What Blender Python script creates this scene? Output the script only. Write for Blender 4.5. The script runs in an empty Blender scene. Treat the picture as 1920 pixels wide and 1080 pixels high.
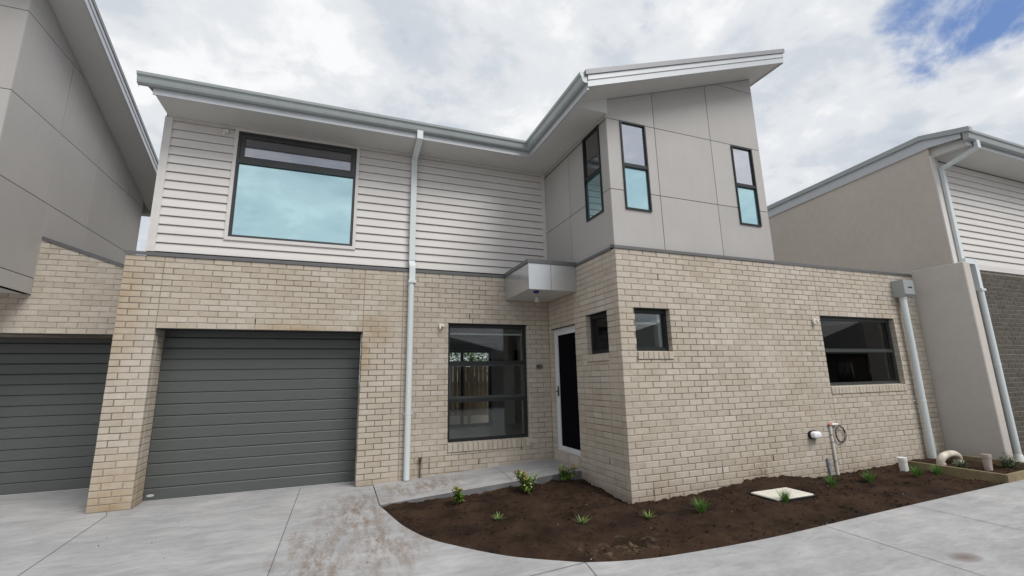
import bpy, bmesh, math, random
from mathutils import Vector, Matrix
from mathutils import noise as mn
from mathutils.geometry import tessellate_polygon

random.seed(7)
sc = bpy.context.scene
COL = sc.collection
R = math.radians

# ------------------------------------------------------------------ camera
CAM_O = Vector((2.8527, -7.5124, 1.5483))
CAM_R = Vector((0.93456741, -0.35523677, -0.01976358))
CAM_U = Vector((-0.05211391, -0.19162965, 0.98008276))
CAM_W = Vector((0.35194872, 0.91492345, 0.1976036))
CAM_F = 839.88
cd = bpy.data.cameras.new('camera'); cam = bpy.data.objects.new('camera', cd); COL.objects.link(cam)
cd.sensor_width = 36.0; cd.lens = CAM_F / 1920 * 36; cd.clip_start = 0.05; cd.clip_end = 2000
m = Matrix.Identity(4)
for i in range(3):
    m[i][0] = CAM_R[i]; m[i][1] = CAM_U[i]; m[i][2] = -CAM_W[i]; m[i][3] = CAM_O[i]
cam.matrix_world = m
sc.camera = cam

# ------------------------------------------------------------------ sun, sky, exposure
SUN_AZ, SUN_EL = R(150), R(50)          # compass-style azimuth from +Y towards +X
sd = Vector((math.sin(SUN_AZ) * math.cos(SUN_EL), math.cos(SUN_AZ) * math.cos(SUN_EL), math.sin(SUN_EL)))
sl = bpy.data.lights.new('sun', 'SUN'); sl.energy = 1.5; sl.angle = R(30); sl.color = (1.0, 0.97, 0.92)
so = bpy.data.objects.new('sun', sl); COL.objects.link(so)
so.rotation_euler = sd.to_track_quat('Z', 'Y').to_euler(); so.location = (0, -20, 30)

wd = bpy.data.worlds.new('World'); sc.world = wd; wd.use_nodes = True
nt = wd.node_tree; nt.nodes.clear()
def N(t, **k):
    n = nt.nodes.new(t)
    for a, b in k.items(): setattr(n, a, b)
    return n
def L(a, b): nt.links.new(a, b)
def Mth(op, a, b=None, clamp=False):
    n = N('ShaderNodeMath', operation=op); n.use_clamp = clamp
    for i, v in enumerate((a, b)):
        if v is None: continue
        if isinstance(v, (int, float)): n.inputs[i].default_value = v
        else: L(v, n.inputs[i])
    return n.outputs[0]
def Ramp(fac, stops, interp='LINEAR'):
    n = N('ShaderNodeValToRGB'); n.color_ramp.interpolation = interp
    e = n.color_ramp.elements
    while len(e) < len(stops): e.new(0.5)
    for el, (p, c) in zip(e, stops):
        el.position = p; el.color = (*c, 1) if len(c) == 3 else c
    L(fac, n.inputs[0]); return n.outputs[0]
sky = N('ShaderNodeTexSky', sky_type='NISHITA'); sky.sun_disc = False
sky.sun_elevation = SUN_EL; sky.sun_rotation = SUN_AZ
tc = N('ShaderNodeTexCoord'); sep = N('ShaderNodeSeparateXYZ'); L(tc.outputs['Generated'], sep.inputs[0])
zc = Mth('ADD', Mth('MAXIMUM', sep.outputs[2], 0.0), 0.22)
cmb = N('ShaderNodeCombineXYZ')
L(Mth('DIVIDE', sep.outputs[0], zc), cmb.inputs[0]); L(Mth('DIVIDE', sep.outputs[1], zc), cmb.inputs[1])
def Noise(scale, detail, rough, dist=0.0, off=(0, 0, 0)):
    mp = N('ShaderNodeMapping'); mp.inputs['Location'].default_value = off; L(cmb.outputs[0], mp.inputs[0])
    n = N('ShaderNodeTexNoise'); n.inputs['Scale'].default_value = scale; n.inputs['Detail'].default_value = detail
    n.inputs['Roughness'].default_value = rough; n.inputs['Distortion'].default_value = dist
    L(mp.outputs[0], n.inputs['Vector']); return n.outputs[0]
n_big = Noise(1.9, 6, 0.5, 0.2, (3.1, 1.7, 0))
n_mid = Noise(5.5, 9, 0.6, 0.3, (0.4, 5.2, 0))
n_fine = Noise(13.0, 6, 0.6, 0.2, (2.4, 0.2, 0))
shade = Mth('ADD', Mth('MULTIPLY', n_big, 0.54), Mth('ADD', Mth('MULTIPLY', n_mid, 0.36), Mth('MULTIPLY', n_fine, 0.10)))
cloud = Ramp(shade, [(0.35, (2.95, 3.3, 3.8)), (0.44, (3.75, 4.05, 4.4)), (0.52, (4.65, 4.8, 5.0)), (0.61, (5.75, 5.8, 5.85))], 'EASE')
# a break in the cloud, high to the right
gap = None
for gdir, c0, kk in (((1.2201, 0.4502, 0.8028), 0.9930, 115.0), ((0.626, 0.681, 0.792), 0.9990, 300.0)):
    dt = N('ShaderNodeVectorMath', operation='DOT_PRODUCT'); L(tc.outputs['Generated'], dt.inputs[0]); dt.inputs[1].default_value = Vector(gdir).normalized()
    gv = Mth('MULTIPLY', Mth('SUBTRACT', dt.outputs['Value'], c0), kk)
    gap = gv if gap is None else Mth('MAXIMUM', gap, gv)
n_gap = Noise(3.4, 9, 0.62, 0.3, (7.7, 2.2, 0))
gap = Mth('ADD', Mth('MINIMUM', gap, 0.75), Mth('MULTIPLY', Mth('SUBTRACT', n_gap, 0.5), 3.2))
gapm = Ramp(gap, [(0.15, (0, 0, 0)), (0.85, (1, 1, 1))], 'EASE')
blue = N('ShaderNodeMix', data_type='RGBA'); blue.inputs[0].default_value = 0.8
L(sky.outputs[0], blue.inputs[6]); blue.inputs[7].default_value = (0.85, 1.5, 3.2, 1)
mixc = N('ShaderNodeMix', data_type='RGBA'); L(gapm, mixc.inputs[0]); L(cloud, mixc.inputs[6]); L(blue.outputs[2], mixc.inputs[7])
bg = N('ShaderNodeBackground'); bg.inputs[1].default_value = 0.1; L(mixc.outputs[2], bg.inputs[0])
ow = N('ShaderNodeOutputWorld'); L(bg.outputs[0], ow.inputs[0])

vs = sc.view_settings
vs.view_transform = 'Standard'; vs.look = 'None'; vs.gamma = 1.0; vs.use_curve_mapping = False; vs.exposure = 0.74
sc.render.engine = 'CYCLES'
cy = sc.cycles
cy.use_denoising = True; cy.max_bounces = 10; cy.transparent_max_bounces = 16; cy.glossy_bounces = 4; cy.caustics_reflective = False; cy.caustics_refractive = False

# ------------------------------------------------------------------ materials
MATS = {}
class MT:
    """small node-tree writer for one material"""
    def __init__(self, name, rough=0.6, metal=0.0, spec=0.4):
        self.m = bpy.data.materials.new(name); self.m.use_nodes = True
        self.t = self.m.node_tree; self.b = self.t.nodes['Principled BSDF']; self.out = self.t.nodes['Material Output']
        self.b.inputs['Roughness'].default_value = rough; self.b.inputs['Metallic'].default_value = metal
        self.b.inputs['Specular IOR Level'].default_value = spec
        g = self.t.nodes.new('ShaderNodeNewGeometry'); self.pos = g.outputs['Position']; self.geo = g
        MATS[name] = self.m
    def n(self, t, **k):
        x = self.t.nodes.new(t)
        for a, b in k.items(): setattr(x, a, b)
        return x
    def l(self, a, b): self.t.links.new(a, b)
    def noise(self, scale, detail=4, rough=0.55, stretch=(1, 1, 1), dist=0.0, vec=None, off=(0, 0, 0)):
        mp = self.n('ShaderNodeMapping'); mp.inputs['Scale'].default_value = stretch; mp.inputs['Location'].default_value = off
        self.l(vec or self.pos, mp.inputs[0])
        x = self.n('ShaderNodeTexNoise'); x.inputs['Scale'].default_value = scale; x.inputs['Detail'].default_value = detail
        x.inputs['Roughness'].default_value = rough; x.inputs['Distortion'].default_value = dist
        self.l(mp.outputs[0], x.inputs['Vector']); return x.outputs[0]
    def ramp(self, f, stops):
        x = self.n('ShaderNodeValToRGB'); e = x.color_ramp.elements
        while len(e) < len(stops): e.new(0.5)
        for el, (p, c) in zip(e, stops):
            el.position = p; el.color = (c, c, c, 1) if isinstance(c, (int, float)) else (*c, 1)
        self.l(f, x.inputs[0]); return x.outputs[0]
    def mix(self, f, a, b, mode='MIX'):
        x = self.n('ShaderNodeMix', data_type='RGBA', blend_type=mode)
        for s, v in ((0, f), (6, a), (7, b)):
            if isinstance(v, (int, float)): x.inputs[s].default_value = v
            elif isinstance(v, tuple): x.inputs[s].default_value = (*v, 1)
            else: self.l(v, x.inputs[s])
        return x.outputs[2]
    def math(self, op, a, b=None, clamp=False):
        x = self.n('ShaderNodeMath', operation=op); x.use_clamp = clamp
        for i, v in enumerate((a, b)):
            if v is None: continue
            if isinstance(v, (int, float)): x.inputs[i].default_value = v
            else: self.l(v, x.inputs[i])
        return x.outputs[0]
    def blob(self, c, r):
        """1 at point c falling to 0 on the ellipsoid with radii r (a stain with a place of its own)"""
        a = self.n('ShaderNodeVectorMath', operation='SUBTRACT'); self.l(self.pos, a.inputs[0]); a.inputs[1].default_value = c
        d = self.n('ShaderNodeVectorMath', operation='DIVIDE'); self.l(a.outputs[0], d.inputs[0]); d.inputs[1].default_value = r
        k = self.n('ShaderNodeVectorMath', operation='LENGTH'); self.l(d.outputs[0], k.inputs[0])
        return self.math('SUBTRACT', 1.0, k.outputs['Value'], True)
    def base(self, c):
        if isinstance(c, tuple): self.b.inputs['Base Color'].default_value = (*c, 1)
        else: self.l(c, self.b.inputs['Base Color'])
    def bump(self, h, strength=0.3, dist=0.01):
        x = self.n('ShaderNodeBump'); x.inputs['Strength'].default_value = strength; x.inputs['Distance'].default_value = dist
        self.l(h, x.inputs['Height']); self.l(x.outputs[0], self.b.inputs['Normal'])
    def rough(self, s): self.l(s, self.b.inputs['Roughness'])

def plain(name, col, rough=0.55, metal=0.0, var=0.10, scale=3.0, bump=0.0, bscale=150, spec=0.4, stretch=(1, 1, 1), mottle=0.05):
    k = MT(name, rough, metal, spec)
    f = k.noise(scale, 5, 0.6, stretch); g = k.noise(scale * 14, 3, 0.6, stretch)
    lo = tuple(c * (1 - var) for c in col); hi = tuple(min(1, c * (1 + var)) for c in col)
    c = k.mix(k.ramp(f, [(0.3, 0.0), (0.7, 1.0)]), lo, hi)
    c = k.mix(mottle, c, k.ramp(g, [(0.3, 0.25), (0.7, 1.0)]), 'MULTIPLY')
    k.base(c)
    if bump: k.bump(k.noise(bscale, 3, 0.6, stretch), bump, 0.004)
    return k.m

def brick_mat(name, tones, mort=False):
    k = MT(name, 0.85, 0, 0.2)
    oi = k.n('ShaderNodeObjectInfo')
    rnd = k.math('FRACT', k.math('ADD', oi.outputs['Random'], k.geo.outputs['Random Per Island']))
    c = k.ramp(rnd, [(0.0, tones[0]), (0.3, tones[1]), (0.62, tones[2]), (0.85, tones[3]), (1.0, tones[4])])
    c = k.mix(0.5, c, k.ramp(k.noise(9, 5, 0.65), [(0.25, 0.72), (0.72, 1.12)]), 'MULTIPLY')
    c = k.mix(0.55, c, k.ramp(k.noise(75, 4, 0.7), [(0.25, 0.70), (0.7, 1.1)]), 'MULTIPLY')
    return k, c
k, c = brick_mat('cream_brick', [(0.485, 0.428, 0.358), (0.54, 0.485, 0.415), (0.56, 0.506, 0.436), (0.51, 0.45, 0.372), (0.595, 0.546, 0.48)])
# ochre water marks left by the bricklaying, on the pier and beside the garage head
st = k.math('MAXIMUM', k.math('MAXIMUM', k.blob((0.02, 0, 2.6), (0.30, 1, 1.1)), k.blob((3.36, 0, 2.34), (0.34, 1, 0.32))),
            k.math('MAXIMUM', k.blob((0.25, 0, 0.0), (0.6, 1, 0.75)), k.math('MAXIMUM', k.blob((3.2, 0, 2.0), (0.16, 1, 0.5)), k.blob((2.2, 0, 2.33), (0.8, 1, 0.12)))))
st = k.math('MULTIPLY', st, k.ramp(k.noise(6, 4, 0.6), [(0.3, 0.2), (0.65, 1.0)]))
c = k.mix(k.math('MULTIPLY', k.math('POWER', st, 0.7), 0.8), c, (0.36, 0.25, 0.125), 'MIX')
st2 = k.math('MULTIPLY', k.blob((8.75, -2.278, 0.1), (0.3, 0.3, 0.28)), k.ramp(k.noise(14, 4, 0.7), [(0.42, 0.0), (0.6, 1.0)]))
c = k.mix(k.math('MULTIPLY', st2, 0.8), c, (0.12, 0.07, 0.045))
sx = k.n('ShaderNodeSeparateXYZ'); k.l(k.pos, sx.inputs[0])
foot = k.ramp(k.math('ADD', sx.outputs[2], k.math('MULTIPLY', k.noise(3.5, 5, 0.7), 0.35)), [(0.12, 1.0), (0.34, 0.0)])
c = k.mix(k.math('MULTIPLY', foot, 0.38), c, (0.21, 0.145, 0.095))
batch = k.ramp(k.noise(0.9, 3, 0.5, off=(5, 1, 3)), [(0.3, (0.93, 0.90, 0.85)), (0.7, (1.05, 1.05, 1.06))])
c = k.mix(0.8, c, batch, 'MULTIPLY')
k.base(c); k.bump(k.noise(120, 4, 0.7), 0.35, 0.004)
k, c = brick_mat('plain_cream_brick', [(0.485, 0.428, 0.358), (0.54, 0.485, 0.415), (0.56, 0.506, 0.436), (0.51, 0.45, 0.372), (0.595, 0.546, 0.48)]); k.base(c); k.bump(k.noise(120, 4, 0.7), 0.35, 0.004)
k, c = brick_mat('brown_brick', [(0.085, 0.078, 0.066), (0.10, 0.09, 0.076), (0.115, 0.102, 0.085), (0.095, 0.083, 0.075), (0.125, 0.112, 0.092)]); k.base(c); k.bump(k.noise(120, 4, 0.7), 0.3, 0.004)
k = MT('mortar', 0.95, 0, 0.1)
mc = (k.mix(k.ramp(k.noise(1.5, 5, 0.6), [(0.34, 0), (0.58, 1)]), (0.21, 0.175, 0.135), k.mix(k.ramp(k.noise(5, 6, 0.7), [(0.3, 0), (0.7, 1)]), (0.355, 0.305, 0.255), (0.48, 0.425, 0.37))))
raw = k.math('MAXIMUM', k.blob((0.0, 0, 1.9), (0.45, 1, 1.9)), k.blob((3.3, 0, 1.2), (0.5, 1, 1.5)))
k.base(k.mix(k.math('MULTIPLY', k.math('POWER', raw, 0.5), k.ramp(k.noise(3, 3, 0.6), [(0.3, 0.35), (0.6, 1.0)])), mc, (0.11, 0.085, 0.06))); k.bump(k.noise(220, 3, 0.7), 0.5, 0.004)
k = MT('pale_mortar', 0.95, 0, 0.1)
k.base(k.mix(k.ramp(k.noise(8, 5, 0.6), [(0.3, 0), (0.7, 1)]), (0.20, 0.185, 0.16), (0.30, 0.28, 0.24)))
plain('joint_sealant', (0.30, 0.24, 0.18), 0.7)
plain('white_board', (0.66, 0.635, 0.615), 0.6, var=0.05, scale=2.0, bump=0.12, bscale=60, stretch=(0.25, 1, 3))
k = MT('panel', 0.6, 0, 0.35)
oi = k.n('ShaderNodeObjectInfo')
c = k.mix(oi.outputs['Random'], (0.415, 0.398, 0.385), (0.45, 0.432, 0.418))
c = k.mix(0.5, c, k.ramp(k.noise(1.4, 6, 0.65), [(0.3, 0.90), (0.7, 1.05)]), 'MULTIPLY')
c = k.mix(0.14, c, k.ramp(k.noise(16, 3, 0.6, (1, 1, 0.06)), [(0.3, 0.86), (0.6, 1.03)]), 'MULTIPLY')
k.base(c); k.bump(k.noise(150, 3, 0.6), 0.05, 0.004)
plain('panel_gap', (0.035, 0.033, 0.031), 0.9)
plain('soffit', (0.60, 0.595, 0.57), 0.7, var=0.04, scale=1.5)
plain('gutter_metal', (0.36, 0.395, 0.395), 0.38, 0.15, var=0.06, scale=2.5, stretch=(1, 1, 0.3))
plain('fascia_metal', (0.53, 0.55, 0.575), 0.4, 0.1, var=0.04)
plain('capping', (0.25, 0.25, 0.265), 0.45, 0.2, var=0.06)
plain('flashing', (0.145, 0.143, 0.148), 0.42, 0.25, var=0.08)
plain('roof_sheet', (0.25, 0.25, 0.26), 0.45, 0.3)
plain('downpipe_paint', (0.66, 0.71, 0.72), 0.38, 0.0, var=0.05, scale=2.2, stretch=(1, 1, 0.4))
plain('frame_black', (0.026, 0.028, 0.03), 0.35, 0.2, var=0.1)
plain('frame_grey', (0.060, 0.064, 0.064), 0.38, 0.3, var=0.1)
k = MT('garage_steel', 0.45, 0.15, 0.4)
k.base(k.mix(k.ramp(k.noise(60, 4, 0.7, (0.08, 1, 3)), [(0.3, 0), (0.7, 1)]), (0.084, 0.091, 0.089), (0.115, 0.123, 0.120)))
k.bump(k.noise(160, 3, 0.6, (0.12, 1, 2)), 0.12, 0.003)
plain('door_seal', (0.62, 0.62, 0.62), 0.6)
plain('silver_panel', (0.62, 0.63, 0.64), 0.28, 0.75, var=0.05, scale=2)
plain('white_powdercoat', (0.70, 0.71, 0.72), 0.35, var=0.03)
plain('screen_mesh', (0.004, 0.004, 0.006), 0.9, var=0.1, spec=0.05)
plain('render_tan', (0.575, 0.512, 0.457), 0.9, var=0.06, scale=0.6, bump=0.3, bscale=260, spec=0.15, mottle=0.10)
plain('render_fin', (0.565, 0.525, 0.485), 0.9, var=0.05, scale=0.9, bump=0.3, bscale=260, spec=0.15, mottle=0.08)
plain('pvc_white', (0.78, 0.78, 0.76), 0.4, var=0.05)
plain('dirty_pvc', (0.60, 0.54, 0.46), 0.55, var=0.35, scale=9)
plain('murky_plastic', (0.46, 0.40, 0.35), 0.35, var=0.2, scale=12)
plain('grey_plastic', (0.26, 0.28, 0.31), 0.5, var=0.1)
plain('black_rubber', (0.012, 0.012, 0.013), 0.5)
plain('blue_plastic', (0.02, 0.025, 0.20), 0.4)
plain('red_plastic', (0.42, 0.15, 0.10), 0.5)
plain('rust', (0.10, 0.055, 0.035), 0.8, var=0.4, scale=30)
plain('bronze_box', (0.13, 0.115, 0.105), 0.5)
plain('sensor_white', (0.74, 0.72, 0.66), 0.45)
k = MT('lamp_diffuser', 0.3); k.base((0.85, 0.87, 0.90))
plain('inner_wall', (0.70, 0.71, 0.70), 0.8, var=0.03)
plain('bright_wall', (0.78, 0.78, 0.80), 0.8, var=0.02)
plain('floor_tile', (0.46, 0.49, 0.49), 0.3, var=0.06)
plain('blind_cloth', (0.05, 0.052, 0.065), 0.8)
plain('paling', (0.26, 0.19, 0.125), 0.85, var=0.3, scale=4, stretch=(2, 2, 0.15), mottle=0.3)
plain('sleeper', (0.25, 0.20, 0.115), 0.85, var=0.30, scale=5, bump=0.4, bscale=60, stretch=(1, 1, 1), mottle=0.3)
plain('bark', (0.09, 0.07, 0.05), 0.9, var=0.3)
plain('pit_concrete', (0.70, 0.68, 0.60), 0.85, var=0.08, scale=9, bump=0.3, mottle=0.15)
plain('stone_chip', (0.72, 0.70, 0.66), 0.8)
plain('ground_earth', (0.17, 0.14, 0.10), 0.95, var=0.2)
plain('yard_paving', (0.46, 0.42, 0.35), 0.9, var=0.2, scale=2)
for nm, a, b in (('leaf_green', (0.07, 0.16, 0.025), (0.24, 0.33, 0.05)), ('leaf_young', (0.34, 0.33, 0.08), (0.36, 0.16, 0.08)),
                 ('blade_pale', (0.10, 0.17, 0.045), (0.24, 0.31, 0.10)), ('blade_green', (0.06, 0.16, 0.025), (0.14, 0.29, 0.05)),
                 ('leaf_grey', (0.085, 0.125, 0.07), (0.17, 0.22, 0.13)), ('tree_leaf', (0.07, 0.16, 0.03), (0.18, 0.32, 0.07)), ('berry', (0.62, 0.6, 0.42), (0.75, 0.72, 0.55))):
    k = MT(nm, 0.5, 0, 0.35)
    k.base(k.mix(k.geo.outputs['Random Per Island'], a, b))
    k.b.inputs['Subsurface Weight'].default_value = 0.0
# soil: damp and dry patches, crumbs
k = MT('soil', 0.95, 0, 0.15)
c = k.mix(k.ramp(k.noise(2.2, 6, 0.65), [(0.35, 0), (0.65, 1)]), (0.025, 0.0150, 0.0100), (0.068, 0.040, 0.025))
c = k.mix(0.7, c, k.ramp(k.noise(45, 5, 0.75), [(0.3, 0.45), (0.7, 1.25)]), 'MULTIPLY')
sand = k.math('MULTIPLY', k.blob((5.35, -3.55, 0), (0.7, 0.3, 1)), k.ramp(k.noise(9, 4, 0.7), [(0.52, 0.0), (0.66, 1.0)]))
c = k.mix(k.math('MULTIPLY', sand, 0.8), c, (0.30, 0.22, 0.14))
k.base(c); k.bump(k.noise(90, 6, 0.75), 0.9, 0.02)
# concrete: trowel swirls, damp grey patches, brown tracked soil
k = MT('concrete', 0.8, 0, 0.25)
f1 = k.noise(1.1, 6, 0.6, (1, 1, 1), 0.6); f2 = k.noise(4.5, 6, 0.65, (0.5, 1.4, 1), 0.8); f3 = k.noise(160, 3, 0.6)
c = k.mix(k.ramp(f1, [(0.3, 0), (0.7, 1)]), (0.345, 0.345, 0.355), (0.455, 0.45, 0.453))
c = k.mix(0.75, c, k.ramp(f2, [(0.28, 0.70), (0.62, 1.08)]), 'MULTIPLY')
c = k.mix(0.6, c, k.ramp(k.noise(22, 6, 0.7, (0.5, 1.3, 1), 0.4), [(0.28, 0.84), (0.6, 1.05)]), 'MULTIPLY')
c = k.mix(0.4, c, k.ramp(f3, [(0.3, 0.8), (0.7, 1.08)]), 'MULTIPLY')
spots = k.ramp(k.noise(6.5, 6, 0.68, (0.7, 1.5, 1), 0.3, off=(4, 2, 0)), [(0.62, 0.0), (0.76, 1.0)])
c = k.mix(k.math('MULTIPLY', spots, 0.42), c, (0.13, 0.105, 0.085))
d1 = k.math('MAXIMUM', k.blob((3.15, -1.5, 0), (0.55, 1.5, 3)), k.blob((2.75, -2.9, 0), (0.45, 1.3, 3)))
d1 = k.math('MAXIMUM', d1, k.math('MAXIMUM', k.blob((4.1, -0.55, 0), (0.95, 0.55, 3)), k.blob((3.35, -2.7, 0), (0.5, 0.9, 3))))
nz = k.ramp(k.noise(4.6, 10, 0.74, (1.9, 0.5, 1), 0.2), [(0.44, 0.0), (0.60, 1.0)])
c = k.mix(k.math('MULTIPLY', k.math('MULTIPLY', k.math('POWER', d1, 0.6), nz), 0.85), c, (0.185, 0.125, 0.08))
oil = k.math('MULTIPLY', k.math('POWER', k.blob((7.85, -4.99, 0), (0.16, 0.10, 1)), 0.5), 0.75)
c = k.mix(oil, c, (0.13, 0.085, 0.06))
k.base(c); k.bump(k.noise(210, 4, 0.65), 0.25, 0.004)
plain('slab_edge', (0.17, 0.165, 0.17), 0.9, var=0.25, scale=5, bump=0.4)
plain('saw_cut', (0.13, 0.13, 0.135), 0.9)
# glass
def glass(name, tint, refl, refl_tint=(1, 1, 1), diffuse=None, dif_fac=0.0):
    k = MT(name)
    t = k.n('ShaderNodeBsdfTransparent'); t.inputs[0].default_value = (*tint, 1)
    g = k.n('ShaderNodeBsdfGlossy'); g.inputs[0].default_value = (*refl_tint, 1); g.inputs['Roughness'].default_value = 0.015
    body = t.outputs[0]
    if diffuse:
        d = k.n('ShaderNodeBsdfDiffuse'); d.inputs[0].default_value = (*diffuse, 1)
        x = k.n('ShaderNodeMixShader'); x.inputs[0].default_value = dif_fac; k.l(t.outputs[0], x.inputs[1]); k.l(d.outputs[0], x.inputs[2]); body = x.outputs[0]
    f = k.n('ShaderNodeFresnel'); f.inputs[0].default_value = 1.5
    fac = k.math('ADD', k.math('MULTIPLY', f.outputs[0], 1.0), refl, True)
    x = k.n('ShaderNodeMixShader'); k.l(fac, x.inputs[0]); k.l(body, x.inputs[1]); k.l(g.outputs[0], x.inputs[2])
    k.l(x.outputs[0], k.out.inputs[0]); return k.m
glass('clear_glass', (0.92, 0.945, 0.94), 0.0)
glass('upper_glass', (0.88, 0.90, 0.93), 0.60, (0.93, 0.94, 1.0))
glass('sash_glass', (0.93, 0.94, 0.96), 0.14, (0.93, 0.94, 1.0))
plain('lit_ceiling_tone', (0.55, 0.55, 0.62), 0.8)  # lavender of a lit ceiling, put into a flat colour
glass('dim_glass', (0.93, 0.945, 0.945), 0.02)
glass('side_glass', (0.9, 0.92, 0.93), 0.22)
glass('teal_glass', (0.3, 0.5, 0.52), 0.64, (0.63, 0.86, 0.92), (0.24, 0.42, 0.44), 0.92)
M = MATS

# ------------------------------------------------------------------ mesh helpers
class MB:
    def __init__(self, T=None): self.v = []; self.f = []; self.T = T
    def add(self, vs, fs):
        o = len(self.v)
        self.v += [self.T(p) if self.T else tuple(p) for p in vs]
        self.f += [tuple(i + o for i in f) for f in fs]; return self
    def box(self, x0, x1, y0, y1, z0, z1):
        return self.add([(x0, y0, z0), (x1, y0, z0), (x1, y1, z0), (x0, y1, z0), (x0, y0, z1), (x1, y0, z1), (x1, y1, z1), (x0, y1, z1)],
                        [(0, 3, 2, 1), (4, 5, 6, 7), (0, 1, 5, 4), (1, 2, 6, 5), (2, 3, 7, 6), (3, 0, 4, 7)])
    def bevbox(self, x0, x1, y0, y1, z0, z1, b):
        """box with all vertical and horizontal edges cut"""
        vs = []; 
        for z, i in ((z0, b), (z0 + b, 0), (z1 - b, 0), (z1, b)):
            vs += [(x0 + i + (b if not i else b * .4), y0 + i, z), (x1 - i - (b if not i else b * .4), y0 + i, z), (x1 - i, y0 + i + b, z), (x1 - i, y1 - i - b, z),
                   (x1 - i - (b if not i else b * .4), y1 - i, z), (x0 + i + (b if not i else b * .4), y1 - i, z), (x0 + i, y1 - i - b, z), (x0 + i, y0 + i + b, z)]
        fs = [tuple(range(7, -1, -1)), tuple(range(24, 32))]
        for r in range(3):
            for j in range(8): fs.append((r * 8 + j, r * 8 + (j + 1) % 8, r * 8 + 8 + (j + 1) % 8, r * 8 + 8 + j))
        return self.add(vs, fs)
    def prism(self, poly, a, b, ax):
        """poly in the two other axes (order x,y,z without ax), extruded from a to b on ax"""
        def P(p, t): return {'x': (t, p[0], p[1]), 'y': (p[0], t, p[1]), 'z': (p[0], p[1], t)}[ax]
        n = len(poly)
        fs = [tuple(range(n)), tuple(range(2 * n - 1, n - 1, -1))] + [(i, i + n, (i + 1) % n + n, (i + 1) % n) for i in range(n)]
        return self.add([P(p, a) for p in poly] + [P(p, b) for p in poly], fs)
    def tube(self, pts, r, n=12, cap=True, rs=None):
        pts = [Vector(p) for p in pts]; rings = []; vs = []; fs = []
        t0 = (pts[1] - pts[0]).normalized(); up = Vector((0, 0, 1)) if abs(t0.z) < 0.9 else Vector((1, 0, 0))
        nrm = (up - t0 * up.dot(t0)).normalized()
        for i, p in enumerate(pts):
            t = ((pts[min(i + 1, len(pts) - 1)] - pts[max(i - 1, 0)])).normalized()
            nrm = (nrm - t * nrm.dot(t)).normalized(); bn = t.cross(nrm)
            rr = rs[i] if rs else r
            for j in range(n):
                a = 2 * math.pi * j / n; q = p + nrm * (math.cos(a) * rr) + bn * (math.sin(a) * rr); vs.append(tuple(q))
        for i in range(len(pts) - 1):
            for j in range(n): fs.append((i * n + j, i * n + (j + 1) % n, (i + 1) * n + (j + 1) % n, (i + 1) * n + j))
        if cap: fs.append(tuple(range(n - 1, -1, -1))); fs.append(tuple(range((len(pts) - 1) * n, len(pts) * n)))
        return self.add(vs, fs)
    def cells(self, us, vs_, solid, d0, d1):
        """wall slab in (u, d, v): grid cells where solid(u,v), between d0 (front) and d1, without inner faces"""
        nu, nv = len(us) - 1, len(vs_) - 1
        S = lambda i, j: 0 <= i < nu and 0 <= j < nv and solid((us[i] + us[i + 1]) / 2, (vs_[j] + vs_[j + 1]) / 2)
        for i in range(nu):
            for j in range(nv):
                if not S(i, j): continue
                a, b, c, d = us[i], us[i + 1], vs_[j], vs_[j + 1]
                q = [[(a, d0, c), (b, d0, c), (b, d0, d), (a, d0, d)], [(b, d1, c), (a, d1, c), (a, d1, d), (b, d1, d)]]
                if not S(i - 1, j): q.append([(a, d1, c), (a, d0, c), (a, d0, d), (a, d1, d)])
                if not S(i + 1, j): q.append([(b, d0, c), (b, d1, c), (b, d1, d), (b, d0, d)])
                if not S(i, j - 1): q.append([(a, d1, c), (b, d1, c), (b, d0, c), (a, d0, c)])
                if not S(i, j + 1): q.append([(a, d0, d), (b, d0, d), (b, d1, d), (a, d1, d)])
                for f in q: self.add(f, [(0, 1, 2, 3)])
        return self
    def build(self, name, mat, parent=None, smooth=False, kind=None, recalc=True):
        me = bpy.data.meshes.new(name); me.from_pydata(self.v, [], self.f); me.materials.append(M[mat])
        if recalc:
            bm = bmesh.new(); bm.from_mesh(me); bmesh.ops.remove_doubles(bm, verts=bm.verts, dist=1e-6) if len(self.v) < 4000 else None
            bmesh.ops.recalc_face_normals(bm, faces=bm.faces); bm.to_mesh(me); bm.free()
        if smooth:
            for p in me.polygons: p.use_smooth = True
            try: me.set_sharp_from_angle(angle=R(40))
            except Exception: pass
        return link(name, me, parent, kind)
def link(name, me, parent=None, kind=None):
    o = bpy.data.objects.new(name, me); COL.objects.link(o)
    if parent is not None: o.parent = parent; o.matrix_parent_inverse = parent.matrix_world.inverted() if False else Matrix.Translation(-Vector(ORIG.get(parent.name, (0, 0, 0))))
    if kind: o['kind'] = kind
    return o
ORIG = {}
def thing(name, label, cat, loc=(0, 0, 0), group=None):
    o = bpy.data.objects.new(name, None); COL.objects.link(o); o.location = loc; ORIG[o.name] = loc
    o.empty_display_size = 0.2; tag(o, label, cat, group); return o
def tag(o, label=None, cat=None, group=None, kind=None):
    if label: o['label'] = label
    if cat: o['category'] = cat
    if group: o['group'] = group
    if kind: o['kind'] = kind
    return o
def frame(O, U, Nn):
    """local (u, d, v): u along the wall, d outwards, v up"""
    O, U, Nn = Vector(O), Vector(U), Vector(Nn)
    return lambda p: tuple(O + U * p[0] + Nn * p[1] + Vector((0, 0, p[2])))
def proj(p):
    v = Vector(p) - CAM_O; z = v.dot(CAM_W)
    return (960 + CAM_F * v.dot(CAM_R) / z, 540 - CAM_F * v.dot(CAM_U) / z) if z > 0.1 else None

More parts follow.
